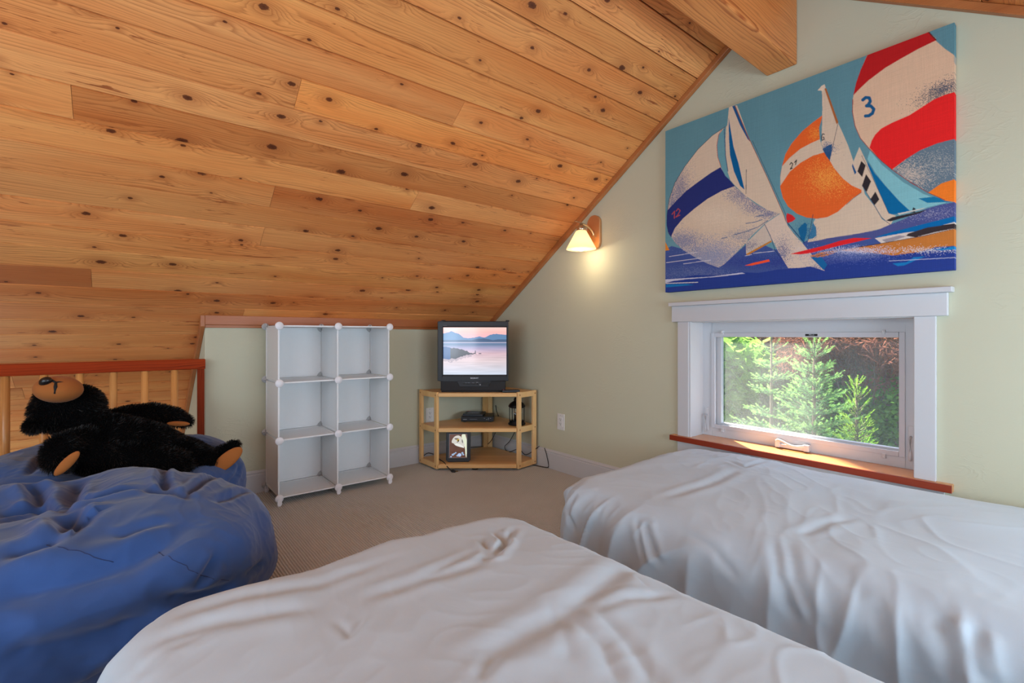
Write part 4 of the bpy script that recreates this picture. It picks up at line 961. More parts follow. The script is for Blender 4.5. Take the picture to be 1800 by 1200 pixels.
# disc player and box on it
pl3 = placed('disc_player', 'slim black disc player on the middle shelf of the stand', 'player', 839, 3.80, .3135)
m = MB(); m.box(-.128, .128, -.0, .19, .006, .044, .002); m.obj('case', M['blackp'], pl3)
m = MB(); m.box(-.126, .126, -.003, 0, .009, .043); fp = m.obj('front_panel', M['blackm'], pl3)
for a_ in ((-.06, .0, -.0036, -.0028, .023, .0245), (-.112, -.082, -.0036, -.0028, .021, .025)): m = MB(); m.box(*a_); m.obj('printed_mark', M['grey'], fp)
m = MB()
for x, z in ((.056, .031), (.074, .022), (.088, .022), (.088, .031), (.104, .031)): m.box(x-.004, x+.004, -.0045, -.0028, z-.0015, z+.0015)
m.obj('buttons', M['grey'], fp)
for x in (-.1, .1):
    for y in (.02, .16): m = MB(); m.box(x-.01, x+.01, y-.01, y+.01, 0, .006); m.obj('foot', M['blackm'], pl3)
bx_ = placed('disc_case', 'dark flat case with small red mark lying on the black player', 'case', 831, 3.815, .3575, -.10)
m = MB(); m.box(-.08, .08, 0, .155, 0, .017, .002); m.obj('case_body', M['blackp'], bx_)
m = MB(); m.box(-.062, .062, .02, .135, .0168, .0176); o = m.obj('cover_sheet', M['grille'], bx_)
m = MB()
for j in range(7): m.box(-.055, .055-.01*(j % 3), .03+j*.015, .034+j*.015, .0174, .018)
m.obj('printed_marks', M['grey'], bx_)
m = MB(); m.box(-.076, -.045, .138, .149, .0168, .0178); m.obj('red_mark', M['redp'], bx_)
# digital frame with eagle
ef = placed('photo_frame', 'black digital photo frame showing a white-headed eagle on the bottom shelf', 'photo frame', 805.5, 3.615, .0475, .05)
tilt = Matrix.Rotation(-.14, 4, 'X')
def efp(m, n_, mat, par=ef): m.v = [tuple(tilt @ Vector(v)) for v in m.v]; return m.obj(n_, mat, par)
m = MB(); m.prism([(-.076, 0), (.076, 0), (.092, .016), (.092, .225), (.083, .233), (-.083, .233), (-.092, .225), (-.092, .016)], 0, .02, Matrix(((1, 0, 0, 0), (0, 0, 1, 0), (0, 1, 0, .001), (0, 0, 0, 1)))); bevel(efp(m, 'frame_body', M['blackp']), .003)
m = MB(); m.box(-.010, .010, .02, .10, .002, .006); m.tube([(0, .018, .16), (0, .095, .004)], .004, 8); m.obj('easel_leg', M['blackm'], ef)
nu, nv = 150, 200; U, Vv = np.meshgrid(np.linspace(0, 1, nu), np.linspace(0, 1, nv), indexing='ij')
PXs, PYs = PX, PY; E = np.zeros((nu, nv, 3)); E[:] = L((92, 58, 46)); E *= (1+.25*noise(np.stack([U.ravel()*2, Vv.ravel()*14, U.ravel()*0], 1)).reshape(U.shape))[..., None]
def ef_(pts, c): E[inside(smooth([(x/300, y/360) for x, y in pts], 1), U, Vv)] = L(c)
ef_([(195, 0), (300, 0), (300, 360), (280, 350), (270, 200), (235, 110)], (220, 225, 200))
ef_([(35, 130), (45, 80), (90, 30), (150, 12), (200, 35), (235, 90), (262, 160), (262, 205), (200, 185), (150, 165), (90, 165), (75, 140)], (205, 200, 192))
ef_([(90, 165), (110, 140), (180, 150), (240, 190), (262, 215), (200, 200), (140, 185)], (225, 225, 220))
ef_([(80, 62), (130, 58), (165, 66), (150, 82), (100, 84)], (110, 96, 84)); ef_([(120, 90), (150, 66), (172, 78), (168, 100), (150, 112), (130, 105)], (180, 150, 60)); ef_([(122, 118), (160, 105), (150, 125), (128, 130)], (120, 110, 110)); ef_([(215, 70), (235, 110), (230, 150), (212, 110)], (90, 90, 90))
for (x, y, r_) in ((60, 315, 20), (85, 300, 16), (110, 285, 14), (175, 320, 34), (225, 290, 18), (240, 315, 16), (30, 345, 15), (140, 330, 18)):
    mm = (U*300-x)**2+((Vv*360-y)*1.3)**2 < r_**2; E[mm] = L((150, 175, 205)) if r_ != 34 else L((170, 190, 225))
sc_ = screenmesh('screen', -.067, .063, .034, .205, np.clip(E, 0, 1), M['eagle'], ef, 0, -.0012); sc_.data.transform(tilt)
m = MB(); ring(m, -.067, .063, .034, .205, -.070, .066, .031, .208, -.0018, .001); efp(m, 'screen_edge', M['grey'])
# lantern
LN = TVM(908.5, 3.70, .3135).translation
ln = empty('lantern', LN, 'small round black metal lantern with glass panes on the middle shelf', 'lantern')
m = MB(); m.lathe([(.060, 0), (.066, .006), (.066, .012), (.058, .020), (.056, .026), (.060, .030), (.0, .031)], (0, 0, 0), 32); m.obj('base', M['iron'], ln)
m = MB(); m.lathe([(.0, .132), (.058, .132), (.062, .136), (.066, .142), (.062, .150), (.052, .164), (.034, .176), (.024, .180), (.022, .190), (.026, .194), (.016, .206), (0, .210)], (0, 0, 0), 32); m.obj('roof', M['iron'], ln)
for a in range(6):
    t_ = a*math.pi/3+.2; x, y = .056*math.cos(t_), .056*math.sin(t_); m = MB(); m.tube([(x, y, .026), (x, y, .134)], .003, 6); m.obj('bar', M['iron'], ln)
m = MB(); m.lathe([(.053, .03), (.053, .132)], (0, 0, 0), 32); m.obj('glass', M['lglass'], ln)
m = MB(); m.lathe([(.018, .030), (.018, .09), (0, .092)], (0, 0, 0), 20); m.obj('candle_cup', M['iron'], ln)
m = MB(); m.tube([(-.015, 0, .205), (-.022, 0, .218), (-.012, 0, .229), (.012, 0, .229), (.022, 0, .218), (.015, 0, .205)], .0028, 8); m.obj('ring_handle', M['iron'], ln)
# cables
def cable(pts, label, r_=.0032, plug=False):
    P = [Vector(p) for p in pts]; out = []
    for i in range(len(P)-1):
        p0, p1, p2, p3 = P[max(i-1, 0)], P[i], P[i+1], P[min(i+2, len(P)-1)]
        for j in range(6):
            t_ = j/6; out.append(.5*((2*p1)+(p2-p0)*t_+(2*p0-5*p1+4*p2-p3)*t_*t_+(3*p1-p0-3*p2+p3)*t_**3))
    out.append(P[-1]); m = MB(); m.tube(out, r_, 8)
    if not plug: return tag(m.obj('power_cable', M['cable']), label, 'cable')
    root = empty('power_cable', P[-1], label, 'cable'); o = m.obj('cord', M['cable']); o.parent = root; o.matrix_parent_inverse = Matrix.Translation(-P[-1])
    m = MB(); m.lathe([(.006, 0), (.011, .012), (.012, .03), (.008, .034)], (0, 0, 0), 12, Matrix.Rotation(1.9, 4, Vector((.6, .8, 0)))); m.obj('plug', M['cable'], root)
    m = MB(); m.box(.024, .042, -.022, -.020, -.008, -.002); m.box(.024, .042, -.030, -.028, -.008, -.002); m.obj('prongs', M['brass'], root); return root
def D3(px, py, d): r = ray(px, py); return C0+r*d
cable([onY(870, 698, YK-.03), onY(871, 710, YK-.05), onX(873, 722, 2.42), D3(876, 731, 3.9)+Vector((0, 0, 0))], 'black cable hanging behind the middle shelf of the stand', .004)
cable([D3(826, 786, 3.66), onZ(850, 784, .05), onZ(862, 776, .10), D3(871, 760, 3.85)], 'black cable running from the photo frame up behind the middle shelf', .003)
cable([onX(906, 757, 2.46), onX(896, 775, 2.46), onX(887, 785, 2.46), onX(894, 794, 2.45), onX(912, 789, 2.45), onX(925, 799, 2.44), onX(948, 784, 2.47)], 'black cable looping behind the right front post of the stand', .003)
cable([onX(957, 787, 2.484), onX(961, 800, 2.480), onX(964, 819, 2.478), Vector((2.47, 2.68, .004)), Vector((2.44, 2.80, .004)), Vector((2.40, 2.95, .004))], 'black cable lying over the baseboard right of the stand', .003)
cable([Vector((1.95, 3.36, .06)), Vector((1.88, 3.25, .055)), Vector((1.86, 3.13, .05)), Vector((1.845, 3.055, .035)), Vector((1.855, 3.02, .012))], 'black power cord with plug lying on carpet by the left stand post', .0035, True)
cable([onY(742, 803, YK-.05), onY(752, 796, YK-.05), onY(762, 798, YK-.05)], 'short black cable behind the left side of the stand', .003)

# ------------------------------------------------------------------ beds
def cloth_bed(name, x0, x1, yfar, ynear, zt, label, creases, seed, crown=.0, rr=.10, rc=.16, far_dip=0):
    nu, nv = 420, 420; cx, cy = (x0+x1)/2, (ynear+yfar)/2; hx, hy = (x1-x0)/2, (yfar-ynear)/2
    hang = zt-.05
    Lx = hx-rr+math.pi/2*rr+hang-rr; Ly = hy-rr+math.pi/2*rr+hang-rr
    u = np.linspace(-1, 1, nu)*Lx; v = np.linspace(-1, 1, nv)*Ly; U, Vg = np.meshgrid(u, v, indexing='ij')
    def wrap(s, h):     # distance along cloth -> offset, drop
        a = np.abs(s); f = h-rr; t_ = np.clip((a-f)/rr, 0, math.pi/2); e = np.maximum(a-f-rr*math.pi/2, 0)
        return np.sign(s)*(np.minimum(a, f)+rr*np.sin(t_)), rr*(1-np.cos(t_))+e
    X, dx_ = wrap(U, hx); Y, dy_ = wrap(Vg, hy)
    drop = (dx_**3+dy_**3)**(1/3); drop = np.minimum(drop, zt-.03)
    # round the plan corners
    ax_, ay_ = np.abs(X)-(hx-rc), np.abs(Y)-(hy-rc); m = (ax_ > 0) & (ay_ > 0); R = np.sqrt(ax_**2+ay_**2)+1e-9
    mx_ = np.maximum(ax_, ay_); sc = np.where(m, mx_/R, 1)
    X = np.where(m, np.sign(X)*(hx-rc+ax_*sc), X); Y = np.where(m, np.sign(Y)*(hy-rc+ay_*sc), Y)
    V = np.stack([cx+X.ravel(), cy+Y.ravel(), (zt-drop).ravel()], 1)
    top = np.clip(1-drop.ravel()/.10, 0, 1)
    V[:, 2] += top*(crown*np.clip(1-(X/hx)**2, 0, 1)*np.clip(1-(Y/hy)**2, 0, 1)).ravel()
    V[:, 2] -= far_dip*np.exp(-((V[:, 1]-yfar)/.28)**2)*top
    N = normals(V, nu, nv, False); N *= np.sign((N[nu*nv//2+nv//2, 2]))
    cl = .62*crease_disp(V, N, creases)
    P = V.copy(); w1 = noise(np.c_[P[:, :2]*1.6, P[:, 2:]*1.6]+seed)
    Pw = P+np.c_[w1, noise(P*1.3+seed+9), w1*0]*.22
    disp = .016*noise(Pw*2.2+seed)+.0045*noise(Pw*np.array([7, 5, 6])+seed)
    disp += .0036*ridge(np.c_[Pw[:, 0]*4+Pw[:, 1]*3, (Pw[:, 1]-Pw[:, 0]*.5)*9, Pw[:, 2]*3]+seed, 4)*(noise(P*1.1+seed+4)+.35).clip(0, 1)
    disp += .0010*ridge(Pw*11+seed, 3)
    side = np.clip(drop.ravel()/.12, 0, 1)
    per = np.where(dx_.ravel() > dy_.ravel(), P[:, 1], P[:, 0])
    fold = ridge(np.c_[per*6+w1*1.2, P[:, 2]*1.1, P[:, 0]*.2]+seed+20, 3)*.022+noise(np.c_[per*9, P[:, 2]*2, P[:, 2]*0]+seed)*.008
    disp += side*fold+cl
    # fold fans starting on the shoulder
    sh = np.exp(-((drop.ravel()-.06)/.05)**2)*np.clip(drop.ravel()/.05, 0, 1); disp += sh*.004*ridge(np.c_[per*13+w1*2, P[:, 2]*3, P[:, 0]*0]+seed+7, 3)
    Vn = V+N*disp[:, None]
    Vn[:, 2] = np.maximum(Vn[:, 2], .012)
    root = empty(name, (cx, cy, 0), label, 'bed')
    o = grid_mesh('duvet', Vn-np.array([cx, cy, 0]), nu, nv, mat=M['duvet'], parent=root)
    m = MB(); m.box(-hx+.06, hx-.06, -hy+.06, hy-.06, .17, zt-.06, .03); m.obj('mattress', M['mattress'], root)
    m = MB(); m.box(-hx+.07, hx-.07, -hy+.07, hy-.07, .0, .17, .01); m.obj('bed_base', M['mattress'], root)
    return root
cloth_bed('bed', -.035, 1.055, 1.34, -.75, .412, 'nearer bed under a rumpled white duvet beside the blue beanbag', [
    ([(845, 945), (860, 965), (845, 985)], .010, .012), ([(868, 930), (890, 950), (872, 975), (858, 982)], .013, .010), ([(905, 925), (885, 955), (850, 985)], .009, .010), ([(858, 985), (780, 1010), (700, 1030), (640, 1050)], .008, .020),
    ([(845, 965), (800, 985), (750, 1010)], .006, .014), ([(300, 1090), (420, 1050), (560, 1020), (680, 985)], .007, .020), ([(250, 1140), (380, 1095), (560, 1060)], .008, .022), ([(240, 1190), (300, 1140), (350, 1120)], .006, .014),
    ([(820, 1175), (900, 1130), (1000, 1070), (1090, 1000), (1150, 980)], .012, .026), ([(1000, 1080), (1060, 1130), (1090, 1200)], .007, .016), ([(1040, 1060), (1100, 1120), (1160, 1200)], .006, .016),
    ([(590, 1080), (615, 1110), (640, 1080)], .004, .008), ([(1180, 1040), (1100, 1050), (1040, 1070)], .006, .014), ([(840, 1200), (870, 1150)], .006, .012), ([(960, 1050), (990, 1100), (1000, 1160)], .004, .012)], 3.1, crown=.045)
cloth_bed('bed', 1.375, 2.46, 1.475, -.75, .403, 'farther bed under a smooth white duvet pushed below the window', [
    ([(1130, 915), (1140, 945), (1165, 985)], .014, .013), ([(1120, 910), (1128, 950), (1140, 980)], .010, .010), ([(1360, 950), (1372, 1010), (1400, 1090)], .014, .015), ([(1385, 950), (1400, 1020), (1440, 1100)], .011, .014), ([(1650, 1080), (1670, 1140), (1690, 1200)], .014, .016), ([(1712, 1100), (1708, 1150), (1730, 1200)], .014, .014),
    ([(1010, 870), (1000, 900), (1010, 935)], .010, .009), ([(1300, 825), (1240, 850), (1170, 872)], .009, .02), ([(1345, 812), (1310, 822), (1280, 812)], .007, .012), ([(1400, 935), (1460, 915), (1500, 905)], .006, .016), ([(1200, 935), (1250, 960), (1300, 1020)], .005, .012), ([(1480, 1000), (1540, 1080), (1600, 1160)], .006, .02)], 8.7, crown=.03, rr=.115, rc=.15)

# ------------------------------------------------------------------ bean bags
def beanbag(name, C, R, H, label, creases, seed, crater, n=2.5, seams=(), lean=(0, 0), lumps=.05, bumps=(), rg=.010):
    nu, nv = 440, 240; th = np.linspace(0, 2*math.pi, nu, endpoint=False); ph = np.linspace(-math.pi/2, math.pi/2, nv); T2, P2 = np.meshgrid(th, ph, indexing='ij')
    def pw(a, e): return np.sign(a)*np.abs(a)**e
    c, s = pw(np.cos(P2), 2/n), pw(np.sin(P2), 2/n*1.0); ct, st_ = pw(np.cos(T2), .92), pw(np.sin(T2), .92)
    X, Y, Z = R[0]*c*ct, R[1]*c*st_, (s*.5+.5)*H
    dd = np.stack([X.ravel(), Y.ravel(), Z.ravel()], 1); Z = Z.ravel()
    f = (Z/H)
    for (cx, cy, rx, ry, dep) in crater: Z = Z-dep*np.exp(-((dd[:, 0]-cx)/rx)**2-((dd[:, 1]-cy)/ry)**2)*np.clip((f-.45)/.4, 0, 1)
    V = np.stack([C[0]+dd[:, 0]+lean[0]*f**2, C[1]+dd[:, 1]+lean[1]*f**2, Z], 1)
    for (cx, cy, rx, hh) in bumps: V[:, 2] += hh*np.exp(-((dd[:, 0]-cx)**2+(dd[:, 1]-cy)**2)/rx**2)*np.clip((f-.45)/.4, 0, 1)
    N = normals(V, nu, nv, True); k_ = nu//4*nv+nv//2
    if N[k_] @ (V[k_]-np.array([C[0], C[1], H/2])) < 0: N = -N
    g = np.clip(V[:, 2:3]/.12, 0, 1)[:, 0]
    d = lumps*noise((V-np.array([C[0], C[1], 0]))*2.6+seed)+.018*noise(V*6+seed)
    V = V+N*(d*g)[:, None]
    N = normals(V, nu, nv, True); 
    if N[k_] @ (V[k_]-np.array([C[0], C[1], H/2])) < 0: N = -N
    cd_ = crease_disp(V, N, creases)
    w = noise(V*2.2+seed); Vw = V+np.stack([w, w, w*.5], 1)*.15
    d = cd_+rg*ridge(np.stack([Vw[:, 0]*2.2, Vw[:, 1]*2.2, Vw[:, 2]*8], 1)+seed, 4)*(w*.8+.5).clip(0, 1)+.0022*ridge(Vw*16, 3)
    V = V+N*(d*g)[:, None]; V[:, 2] = np.maximum(V[:, 2], .004)
    root = empty(name, (C[0], C[1], 0), label, 'beanbag')
    o = grid_mesh('cover', V-np.array([C[0], C[1], 0]), nu, nv, True, M['denim'], root)
    N = normals(V, nu, nv, True)
    px, py, dp = proj(V); 
    for pts in seams:
        fr = (N*(np.array([0, 0, 1.0])-V)).sum(1)
        sgn = 1 if N[k_] @ (V[k_]-np.array([C[0], C[1], H/2])) > 0 else -1
        idx = np.where(fr*sgn > 0)[0]; P = []
        for a in range(len(pts)-1):
            for q_ in range(5):
                x = pts[a][0]+(pts[a+1][0]-pts[a][0])*q_/5; y = pts[a][1]+(pts[a+1][1]-pts[a][1])*q_/5
                P.append(V[idx[np.argmin((px[idx]-x)**2+(py[idx]-y)**2+dp[idx]*6)]]-np.array([C[0], C[1], 0]))
        m = MB(); m.tube([tuple(p) for p in P], .0012, 6); m.obj('seam', M['seam'], root)
    return root
beanbag('beanbag', (-.19, 2.03), (.62, .50), .50, 'large blue cotton beanbag in front, beside the nearer bed', [
    ([(-40, 1060), (0, 1047), (83, 1030), (167, 1010), (233, 987), (287, 957), (340, 917)], .022, .030), ([(273, 1048), (317, 1050), (367, 1047), (417, 1030)], .024, .020), ([(0, 1150), (83, 1140), (167, 1120), (233, 1095), (277, 1080)], .022, .026),
    ([(0, 983), (33, 970), (80, 957), (127, 930), (167, 900)], .016, .022), ([(116, 905), (124, 925), (140, 922)], .040, .026), ([(118, 900), (128, 875), (138, 850)], .020, .018), ([(50, 843), (66, 863), (72, 895)], .026, .018), ([(0, 907), (40, 903), (72, 898), (118, 900)], .020, .016),
    ([(284, 826), (286, 845), (292, 862)], .022, .014), ([(323, 872), (353, 850), (380, 830)], .018, .014), ([(340, 1030), (360, 1007), (380, 977)], .014, .014), ([(123, 893), (160, 880), (200, 868), (245, 858)], .024, .020), ([(340, 880), (300, 868), (250, 862)], .010, .018), ([(200, 950), (250, 930), (300, 915)], .010, .018), ([(0, 1190), (100, 1175), (190, 1150)], .014, .022), ([(430, 1010), (445, 1000), (462, 985)], .010, .010), ([(375, 880), (410, 870), (436, 862)], .012, .014)],
    2.2, [(-.12, .06, .22, .15, .08)], 2.6, bumps=[(-.06, .33, .13, .05), (.16, .34, .12, .03), (-.32, .30, .2, .03)], rg=.004, seams=([(80, 958), (133, 967), (170, 982), (207, 988)], [(280, 970), (320, 992), (353, 1010), (413, 1022)]), lumps=.045)
beanbag('beanbag', (-.06, 2.90), (.56, .43), .53, 'smaller blue beanbag by the railing with the plush bear on top', [
    ([(78, 800), (65, 820), (50, 835)], .012, .014), ([(0, 800), (30, 790), (60, 775)], .008, .02), ([(110, 835), (130, 822), (135, 812)], .010, .014), ([(400, 850), (415, 835), (420, 820)], .008, .012)], 5.5, [(.12, -.10, .30, .24, .13)], 2.5, lumps=.03, rg=.004)

# ------------------------------------------------------------------ plush bear
YB0 = 2.80
def BP(px, py, y): return onY(px, py, y)
def BR_(rpx, px, y): r = ray(px, 700); return rpx*(y/r.y)/F
def chain(m, pts):      # tapered limbs: overlapping balls, fused afterwards
    for i in range(len(pts)-1):
        a, b_ = pts[i], pts[i+1]; pa, pb = BP(a[0], a[1], a[3]), BP(b_[0], b_[1], b_[3]); ra, rb = BR_(a[2], a[0], a[3]), BR_(b_[2], b_[0], b_[3])
        n = max(2, int((pb-pa).length/(.25*min(ra, rb))))
        for k_ in range(n+1):
            t_ = k_/n; m.ball(pa.lerp(pb, t_), [ra+(rb-ra)*t_]*3, n=16, m=10)
m = MB()
chain(m, [(100, 722, 36, 2.82), (112, 716, 40, 2.82), (138, 715, 37, 2.82)])
chain(m, [(90, 700, 22, 2.80), (100, 695, 26, 2.78)])
chain(m, [(138, 722, 34, 2.82), (155, 765, 40, 2.78), (200, 782, 52, 2.76), (255, 793, 50, 2.76), (292, 802, 42, 2.76)])
chain(m, [(165, 800, 34, 2.66), (230, 815, 40, 2.66), (300, 822, 34, 2.66)])
chain(m, [(185, 748, 24, 2.92), (225, 733, 19, 2.96), (270, 727, 18, 2.98), (305, 732, 15, 2.98), (328, 740, 10, 2.97)])
chain(m, [(150, 775, 26, 2.68), (112, 790, 28, 2.62), (100, 808, 21, 2.58)])
chain(m, [(290, 802, 38, 2.76), (325, 806, 35, 2.74), (362, 814, 25, 2.72)])
chain(m, [(372, 815, 20, 2.74), (392, 800, 16, 2.73), (413, 782, 9, 2.73)])
chain(m, [(290, 800, 34, 2.92), (330, 812, 28, 2.98)])
raw = m.obj('raw', None); rm = raw.modifiers.new('r', 'REMESH'); rm.mode = 'VOXEL'; rm.voxel_size = .009; smf = raw.modifiers.new('s', 'SMOOTH'); smf.iterations = 6; smf.factor = .6
dg = bpy.context.evaluated_depsgraph_get(); bme = bpy.data.meshes.new_from_object(raw.evaluated_get(dg)); bpy.data.objects.remove(raw)
BO = Vector((BP(220, 800, 2.8).x, 2.8, .45))
bear = empty('plush_bear', BO, 'black plush bear lying on its back on the rear beanbag', 'toy bear')
bme.transform(Matrix.Translation(-BO)); bme.polygons.foreach_set('use_smooth', [True]*len(bme.polygons)); bme.materials.clear()
body = link('body', bme, M['furbody'], bear)
def furify(me, mat, parent, count, L0, seed, name='fur', grav=.35):
    me.calc_loop_triangles(); nt = len(me.loop_triangles); T3 = np.zeros(nt*3, np.int32); me.loop_triangles.foreach_get('vertices', T3); T3 = T3.reshape(-1, 3)
    V = np.zeros(len(me.vertices)*3); me.vertices.foreach_get('co', V); V = V.reshape(-1, 3)
    A, B_, C_ = V[T3[:, 0]], V[T3[:, 1]], V[T3[:, 2]]; cr_ = np.cross(B_-A, C_-A); ar = np.linalg.norm(cr_, axis=1); rs_ = np.random.RandomState(seed)
    i = rs_.choice(nt, count, p=ar/ar.sum()); r1 = np.sqrt(rs_.rand(count))[:, None]; r2 = rs_.rand(count)[:, None]
    P = A[i]*(1-r1)+B_[i]*r1*(1-r2)+C_[i]*r1*r2; N = cr_[i]/np.maximum(ar[i], 1e-12)[:, None]
    flow = np.array([.8, 0, -.3]); cl = np.stack([noise(P*18+k_*7) for k_ in range(3)], 1)
    d = N+.6*(flow-N*(N @ flow)[:, None])*grav*1.5+cl*.55+rs_.normal(size=(count, 3))*.16; d /= np.linalg.norm(d, axis=1)[:, None]
    Ln = (L0*(.65+.6*rs_.rand(count)))[:, None]; sd = np.cross(d, rs_.normal(size=(count, 3))); sd /= np.linalg.norm(sd, axis=1)[:, None]
    w = .0011; mid = P+d*Ln*.55; tip = P+d*Ln+np.array([0, 0, -1.0])*Ln*.22
    Q = np.stack([P-sd*w-N*.002, P+sd*w-N*.002, mid+sd*w*.7, mid-sd*w*.7, mid-sd*w*.7, mid+sd*w*.7, tip], 1)
    tr = np.concatenate([Q[:, [0, 1, 2]].reshape(-1, 3), Q[:, [0, 2, 3]].reshape(-1, 3), Q[:, [4, 5, 6]].reshape(-1, 3)])
    o = tri_mesh(name, tr, mat, parent); o['kind'] = 'stuff'; return o
furify(bme, M['fur'], bear, 60000, .016, 2)
# muzzle, nose, mouth
mc = BP(103, 684, 2.745); kx = BR_(1, 103, 2.745)
rotp = Matrix.Rotation(-YAW, 4, 'Z') @ Matrix.Rotation(math.radians(9), 4, 'Y')
m = MB(); m.ball(mc-BO, (33*kx, 34*kx, 23*kx), rotp, 36, 22)
mz_ = m.obj('muzzle', M['suede'], bear)
def on_muzzle(px, py, off=0.0):
    Mi = rotp.inverted(); o_ = Mi @ (C0-mc); d_ = Mi @ ray(px, py); r_ = Vector((32*kx, 34*kx, 22*kx)); o2 = Vector([o_[i]/r_[i] for i in range(3)]); d2 = Vector([d_[i]/r_[i] for i in range(3)])
    a = d2.dot(d2); b_ = 2*o2.dot(d2); c = o2.dot(o2)-1; dd = b_*b_-4*a*c; t_ = (-b_-math.sqrt(dd))/2/a if dd > 0 else -b_/2/a
    return C0+ray(px, py)*t_-BO
m = MB(); nz_ = on_muzzle(80, 672); m.ball(nz_+Vector((0, 0, .004)), (10*kx, 8*kx, 7.5*kx), Matrix.Rotation(-YAW, 4, 'Z') @ Matrix.Rotation(-.5, 4, 'Y'), 20, 14); m.obj('nose', M['nose'], bear)
m = MB(); m.tube([on_muzzle(86, 667), on_muzzle(91, 669), on_muzzle(98, 672.5)], [.005, .006, .005], 8); m.tube([on_muzzle(98, 672.5), on_muzzle(97.5, 680), on_muzzle(96, 692)], [.005, .0064, .003], 8); m.tube([on_muzzle(98, 672.5), on_muzzle(104, 671.5), on_muzzle(116, 672)], [.005, .004, .0018], 8); m.obj('mouth_seam', M['seamblk'], bear)
m = MB(); m.tube([on_muzzle(96, 691), on_muzzle(95.7, 698), on_muzzle(95.5, 703)], .0012, 6); m.obj('chin_seam', M['suede'], mz_)
ec = BP(59, 748, 2.78); m = MB(); m.ball((0, 0, 0), (15*kx, 8*kx, 11*kx), Matrix.Rotation(-YAW, 4, 'Z') @ Matrix.Rotation(-.35, 4, 'Y'), 20, 12); eo = m.obj('ear', M['furbody'], bear); eo.location = ec-BO
furify(eo.data, M['fur'], eo, 2600, .016, 8, 'ear_fur')
def pad(p0, p1, y, wpx, name='paw_pad', thick=.010, dy=0.0, sag=0):
    a, b_ = BP(p0[0], p0[1], y), BP(p1[0], p1[1], y+dy); c = (a+b_)/2; d = (b_-a); L_ = d.length/2; d.normalize(); view = (C0-c).normalized(); w = d.cross(view).normalized(); n_ = w.cross(d).normalized(); wr = BR_(wpx, p0[0], y)
    Mx = Matrix((d, w, n_)).transposed().to_4x4(); m = MB(); m.ball(c-BO, (L_, wr, thick), Mx, 28, 14); return m.obj(name, M['suede'], bear)
pad((96, 836), (139, 793), 2.50, 8.5, thick=.012)
pad((293, 744), (334, 745), 2.90, 4.5)
pad((372, 831), (425, 787), 2.665, 13, name='foot_sole', thick=.014)

# ------------------------------------------------------------------ outside the window
b = MB(); n = 14; vs = []; fs = []
for i in range(n+1):
    for j in range(n+1):
        x = 3.0+i*1.6; y = -6+j*1.5; vs.append((x, y, -3.2+max(0, x-8)*.38+.3*math.sin(x*1.3+y)*math.cos(y*.9)))
for i in range(n):
    for j in range(n): a = i*(n+1)+j; fs.append((a, a+1, a+n+2, a+n+1))
b.add(vs, fs, True); g = b.obj('forest_bank', M['soil']); struct(g, 'wooded bank outside the window')
def shoot_tris(base, dirs, L_, rs_, nl=.030, dens=260, w=.0026):
    n_ = max(6, int(L_*dens)); t_ = np.linspace(.03, 1, n_); P = base+dirs*L_*t_[:, None]; rd = rs_.normal(size=(n_, 3)); rd -= dirs*(rd @ dirs)[:, None]; rd /= np.linalg.norm(rd, axis=1)[:, None]
    tip = P+(rd*.85+dirs*.5)*nl*(1-.4*t_[:, None]**3); sd = np.cross(rd, dirs)*w
    return np.stack([P-sd, P+sd, tip], 1).reshape(-1, 3)
def conifer(base, top, spread, seed, label, mat, tipmat, name='young_fir', step=.15, nb=7, droop=.12, up=.25, zmin=-2.2, sub=True, nl=.03, cat='tree', group=None):
    rs_ = np.random.RandomState(seed); root = empty(name, base, label, cat, group); H_ = top-base[2]
    m = MB(); m.tube([(0, 0, 0), (.02, .01, H_*.5), (0, 0, H_)], [.05, .028, .008], 8); m.obj('trunk', M['bark'], root)
    G = []; Tp = []; z = H_
    up_ = np.array([0, 0, 1.0]); Tp.append(shoot_tris(np.array([0, 0, H_-.16]), up_, .20, rs_, nl))
    z = H_-.04
    mb = MB()
    while z > zmin-base[2]:
        t_ = (H_-z)/H_; Lb = spread*(.10+1.0*min(1, (H_-z)/1.9)**.85)
        for k_ in range(nb):
            a = rs_.rand()*6.28 if False else (k_/nb*6.28+z*7+rs_.normal()*.2); el = up+.35*(1-min(1, (H_-z)/.8))-droop*t_; d = np.array([math.cos(a)*math.cos(el), math.sin(a)*math.cos(el), math.sin(el)]); L1 = Lb*rs_.uniform(.75, 1.1)
            p0 = np.array([0, 0, z+rs_.normal()*.02]); G.append(shoot_tris(p0, d, L1, rs_, nl, 200)); 
            mb.tube([tuple(p0), tuple(p0+d*L1)], [.006, .002], 4)
            e = p0+d*L1; dt = d+np.array([0, 0, .25]); dt /= np.linalg.norm(dt); Tp.append(shoot_tris(e, dt, .06+.03*rs_.rand(), rs_, nl*.8, 420))
            if sub and L1 > .12:
                ns = int(L1/.055)
                for s_ in range(1, ns+1):
                    f = s_/(ns+1)
                    for sg in (-1, 1):
                        sdv = np.array([-d[1], d[0], 0])*sg; dd2 = d*.75+sdv*.7+np.array([0, 0, .12*rs_.normal()]); dd2 /= np.linalg.norm(dd2); L2 = L1*.42*(1-f*.75)*rs_.uniform(.8, 1.15)+.03; b2 = p0+d*L1*f
                        G.append(shoot_tris(b2, dd2, L2, rs_, nl*.9, 190)); e2 = b2+dd2*L2; Tp.append(shoot_tris(e2, dd2, .045, rs_, nl*.7, 420))
        z -= step*rs_.uniform(.85, 1.15)
    mb.obj('branches', M['bark'], root)['kind'] = 'stuff'
    o = tri_mesh('needles', np.concatenate(G), mat, root); o['kind'] = 'stuff'; o = tri_mesh('fresh_tips', np.concatenate(Tp), tipmat, root); o['kind'] = 'stuff'
    return root
def at(px, py, X): return onX(px, py, X)
